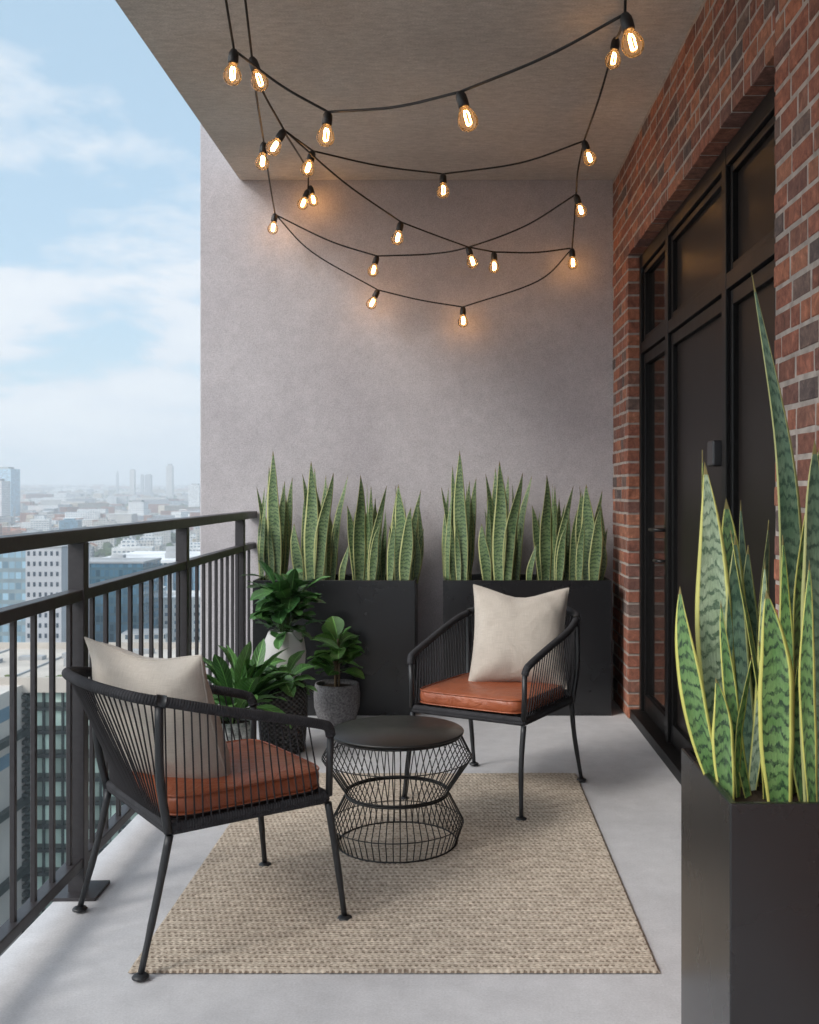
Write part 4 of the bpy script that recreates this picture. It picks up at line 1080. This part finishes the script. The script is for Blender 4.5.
for y, x in cin[:225] + cout[:90]:
    st = rc_.choice((0, 0, 1, 1, 2, 3, 5, 4)); ks = rc_.randint(0, 4); pit = st in (3, 5) and rc_.random() < .6
    rf = 3 if pit else rc_.choice((0, 1, 1, 2))
    key = (st, ks, pit, rf)
    lim = 60 - 25 if y < 500 else 34
    h_ = min(lim, rc_.choice((9, 12, 12, 15, 18, 24, 30)))
    g = gz(x, y)
    if key not in protos:
        w_ = rc_.uniform(22, 46); d_ = rc_.uniform(16, 32)
        if pit: w_, d_, = rc_.uniform(16, 30), rc_.uniform(11, 16)
        o = block_mesh(w_, d_, h_, rc_, pit).build('city_building', [FM[st], RMs[rf]]); protos[key] = o
    else:
        o = protos[key].copy(); COL.objects.link(o)
    o.location = (x, y, g); o.rotation_euler = (0, 0, ang + rc_.choice((0, R(90))) + rc_.uniform(-.06, .06))
    tag(o, '%s building with %s roof among the many below the horizon' % (FN[st], ('a grey flat', 'a white flat', 'a dark flat', 'a pitched red tile')[rf]), 'building', '%s city buildings' % FN[st])
# ---- far city: one mass
fb = MB(); rf_ = random.Random(77)
for i in range(13000):
    y = 1700 + 8000 * rf_.random() ** 1.4; x = y * (rf_.uniform(-.66, -.08) if i < 9000 else rf_.uniform(-1.5, -.66)); g = gz(x, y)
    big = rf_.random() < .12; s_ = 1.0 + (y - 1700) / 9000
    w_ = rf_.uniform(25, 90) * s_ if big else rf_.uniform(10, 30) * s_; d_ = rf_.uniform(12, 30); h = rf_.uniform(10, 34) if big else rf_.uniform(5, 14)
    a = rf_.choice((0, R(14), R(104), R(60))); c, s1 = math.cos(a), math.sin(a)
    b = MB(); mi = rf_.choice((0, 1, 1, 2, 3, 5)); ro = 6 + rf_.choice((0, 1, 1, 2, 3))
    ubox(b, -w_ / 2, w_ / 2, -d_ / 2, d_ / 2, -8, h, mi, ro)
    b.v = [(x + c * p[0] - s1 * p[1], y + s1 * p[0] + c * p[1], g + p[2]) for p in b.v]
    n0 = len(fb.v); fb.v += b.v; fb.f += [[n0 + k for k in f] for f in b.f]; fb.uv += b.uv; fb.sm += b.sm; fb.mi += b.mi
fo_ = fb.build('far_city', FM[:6] + RMs); tag(fo_, 'dense far city of small pale and red buildings fading to the horizon', 'far city', kind='stuff')
# ---- trees seen as one mass between the buildings
ico = MB(); rt = random.Random(5)
def blob(mb_, x, y, z, r):
    n1, n2 = 6, 4; vs = []
    for j in range(n2 + 1):
        th = math.pi * j / n2
        for k in range(n1):
            ph = 2 * math.pi * (k + .5 * (j % 2)) / n1; q = r * rt.uniform(.75, 1.15)
            vs.append((x + q * math.sin(th) * math.cos(ph), y + q * math.sin(th) * math.sin(ph), z + q * .8 * math.cos(th)))
    mb_.add(vs, [(j * n1 + k, (j + 1) * n1 + k, (j + 1) * n1 + (k + 1) % n1, j * n1 + (k + 1) % n1) for j in range(n2) for k in range(n1)])
for i in range(2400):
    y = 230 + 7500 * rt.random() ** 1.9; x = y * (rt.uniform(-.64, -.10) if i < 1500 else rt.uniform(-1.5, -.64))
    if y < 700 and any(a - 6 < x < b_ + 6 and c - 6 < y < d + 6 for a, b_, c, d in keep_out): continue
    for k in range(rt.randint(2, 5)):
        xx, yy = x + rt.uniform(-14, 14) * (1 + y / 2500), y + rt.uniform(-10, 10); rr_ = rt.uniform(3, 6) * (1 + y / 5000)
        blob(ico, xx, yy, gz(xx, yy) + rr_ * .9, rr_)
tag(ico.build('tree_cover', speckle('tree_cover_green', (.028, .055, .022), (.065, .10, .038), .5, .95, .6)), 'green tree cover scattered between the streets and roofs of the city', 'trees', kind='stuff')
# ---- ground
gm = MB(); n = 48; ext = 11500; vs = []
for j in range(n + 1):
    for i in range(n + 1):
        x = -ext + 2 * ext * i / n; y = -ext + 2 * ext * j / n; vs.append((x, y, gz(x, y) if abs(x) < ext and abs(y) < ext else GZ + 130))
gm.add(vs, [(j * (n + 1) + i, j * (n + 1) + i + 1, (j + 1) * (n + 1) + i + 1, (j + 1) * (n + 1) + i) for j in range(n) for i in range(n)], smooth=True)
mg = Mat('city_ground'); c = mg.coord('Object'); rot = mg.n('ShaderNodeMapping'); rot.inputs['Rotation'].default_value = (0, 0, -ang); mg.l(c, rot.inputs[0])
br = mg.n('ShaderNodeTexBrick'); mg.l(rot.outputs[0], br.inputs['Vector']); br.inputs['Scale'].default_value = 1.0; br.inputs['Brick Width'].default_value = 66; br.inputs['Row Height'].default_value = 66; br.inputs['Mortar Size'].default_value = 5; br.offset = 0
br.inputs['Color1'].default_value = (.30, .29, .28, 1); br.inputs['Color2'].default_value = (.17, .19, .15, 1); br.inputs['Mortar'].default_value = (.09, .092, .10, 1)
nn = mg.noise(c, .02, 6, .7); a = mg.mix(1, br.outputs[0], mg.ramp(nn, [(.3, (.6,) * 3), (.7, (1.5,) * 3)]), 'MULTIPLY'); mg.set(a, .95, .2)
tag(gm.build('ground', mg.m), kind='structure')
# ---- air
hz = MB().box(-11800, 11800, -11800, 11800, -80, 260)
hm = bpy.data.materials.new('haze'); hm.use_nodes = True; ht_ = hm.node_tree; ht_.nodes.remove(ht_.nodes['Principled BSDF'])
pv = ht_.nodes.new('ShaderNodeVolumePrincipled'); pv.inputs['Density'].default_value = HAZE; pv.inputs['Color'].default_value = (.90, .94, .98, 1); pv.inputs['Anisotropy'].default_value = .2
ht_.links.new(pv.outputs[0], ht_.nodes['Material Output'].inputs['Volume'])
ho = hz.build('haze', hm); tag(ho, 'pale haze over the distant city', 'haze', kind='stuff')

# ------------------------------------------------------------------ light and render
SUN = Vector((1.0, .80, -.88)).normalized()      # direction the light travels
sl = bpy.data.lights.new('sun', 'SUN'); sl.energy = 1.45; sl.angle = R(15); sl.color = (1, .95, .88)
so = bpy.data.objects.new('sun', sl); COL.objects.link(so); so.rotation_euler = SUN.to_track_quat('-Z', 'Y').to_euler()
W = bpy.data.worlds.new('World'); S.world = W; W.use_nodes = True; nt = W.node_tree; N = nt.nodes; L = nt.links
bg = N['Background']; sky = N.new('ShaderNodeTexSky'); sky.sky_type = 'NISHITA'; sky.sun_disc = False
elev = math.asin(-SUN.z); sky.sun_elevation = elev; sky.sun_rotation = math.atan2(-SUN.x, -SUN.y) % (2 * math.pi)
sky.air_density = 1.0; sky.dust_density = 1.2; sky.ozone_density = 1.4
tc = N.new('ShaderNodeTexCoord'); sep = N.new('ShaderNodeSeparateXYZ'); L.new(tc.outputs['Generated'], sep.inputs[0])
def wm(op, a, b=None, c=None):
    x = N.new('ShaderNodeMath'); x.operation = op
    for i, q in enumerate((a, b, c)):
        if q is None: continue
        if isinstance(q, (int, float)): x.inputs[i].default_value = q
        else: L.new(q, x.inputs[i])
    return x.outputs[0]
zc = wm('ADD', wm('MAXIMUM', sep.outputs[2], 0), .20)
cx = wm('DIVIDE', sep.outputs[0], zc); cy = wm('DIVIDE', sep.outputs[1], zc)
cv = N.new('ShaderNodeCombineXYZ'); L.new(wm('MULTIPLY', cx, 1.0), cv.inputs[0]); L.new(cy, cv.inputs[1]); cv.inputs[2].default_value = 3.7
def wn(scale, det, rough, dist, off):
    mp = N.new('ShaderNodeMapping'); mp.inputs['Location'].default_value = off; L.new(cv.outputs[0], mp.inputs[0])
    x = N.new('ShaderNodeTexNoise'); x.inputs['Scale'].default_value = scale; x.inputs['Detail'].default_value = det; x.inputs['Roughness'].default_value = rough; x.inputs['Distortion'].default_value = dist
    L.new(mp.outputs[0], x.inputs[0]); return x.outputs['Fac']
c1 = wn(2.1, 10, .58, .1, (3.6, 9.2, 0)); c2 = wn(.8, 4, .5, 0, (5.3, 2.7, 0))
cf = wm('ADD', wm('MULTIPLY', c1, .75), wm('MULTIPLY', c2, .35))
# more cloud towards the horizon
low = wm('SUBTRACT', 1, wm('MINIMUM', wm('MULTIPLY', wm('MAXIMUM', sep.outputs[2], 0), 3.2), 1))
cf = wm('ADD', cf, wm('MULTIPLY', low, .16))
rp = N.new('ShaderNodeValToRGB'); L.new(cf, rp.inputs[0]); e = rp.color_ramp.elements; e[0].position = .557; e[0].color = (0, 0, 0, 1); e[1].position = .66; e[1].color = (1, 1, 1, 1)
cloudc = N.new('ShaderNodeValToRGB'); L.new(c1, cloudc.inputs[0]); ee = cloudc.color_ramp.elements; ee[0].position = .35; ee[0].color = (.78, .82, .90, 1); ee[1].position = .65; ee[1].color = (.95, .96, .98, 1)
sc = N.new('ShaderNodeVectorMath'); sc.operation = 'SCALE'; L.new(cloudc.outputs[0], sc.inputs[0]); sc.inputs['Scale'].default_value = 6.35
mx = N.new('ShaderNodeMix'); mx.data_type = 'RGBA'; L.new(wm('MULTIPLY', rp.outputs[0], .82), mx.inputs[0]); L.new(sky.outputs[0], mx.inputs[6]); L.new(sc.outputs[0], mx.inputs[7])
veil = N.new('ShaderNodeMix'); veil.data_type = 'RGBA'; veil.inputs[0].default_value = .62; L.new(sky.outputs[0], veil.inputs[6]); veil.inputs[7].default_value = (3.45, 4.9, 5.95, 1)
L.new(veil.outputs[2], mx.inputs[6])
nrmz = N.new('ShaderNodeVectorMath'); nrmz.operation = 'NORMALIZE'; L.new(tc.outputs['Generated'], nrmz.inputs[0])
dt = N.new('ShaderNodeVectorMath'); dt.operation = 'DOT_PRODUCT'; L.new(nrmz.outputs[0], dt.inputs[0]); dt.inputs[1].default_value = tuple(-SUN)
au = wm('MULTIPLY', wm('POWER', wm('MAXIMUM', dt.outputs['Value'], 0), 4), 16.0)
auc = N.new('ShaderNodeVectorMath'); auc.operation = 'SCALE'; auc.inputs[0].default_value = (1, .97, .93); L.new(au, auc.inputs['Scale'])
ads = N.new('ShaderNodeVectorMath'); ads.operation = 'ADD'; L.new(mx.outputs[2], ads.inputs[0]); L.new(auc.outputs[0], ads.inputs[1])
L.new(ads.outputs[0], bg.inputs[0]); bg.inputs[1].default_value = .12
S.view_settings.view_transform = 'Standard'; S.view_settings.look = 'None'; S.view_settings.exposure = 0.48; S.view_settings.gamma = 1
S.view_settings.use_curve_mapping = False
S.render.engine = 'CYCLES'; cy_ = S.cycles
cy_.use_denoising = True; cy_.denoiser = 'OPENIMAGEDENOISE'
cy_.max_bounces = 8; cy_.diffuse_bounces = 5; cy_.glossy_bounces = 4; cy_.transparent_max_bounces = 12; cy_.volume_bounces = 1; cy_.transmission_bounces = 4
cy_.sample_clamp_indirect = 6; cy_.caustics_reflective = False; cy_.caustics_refractive = False
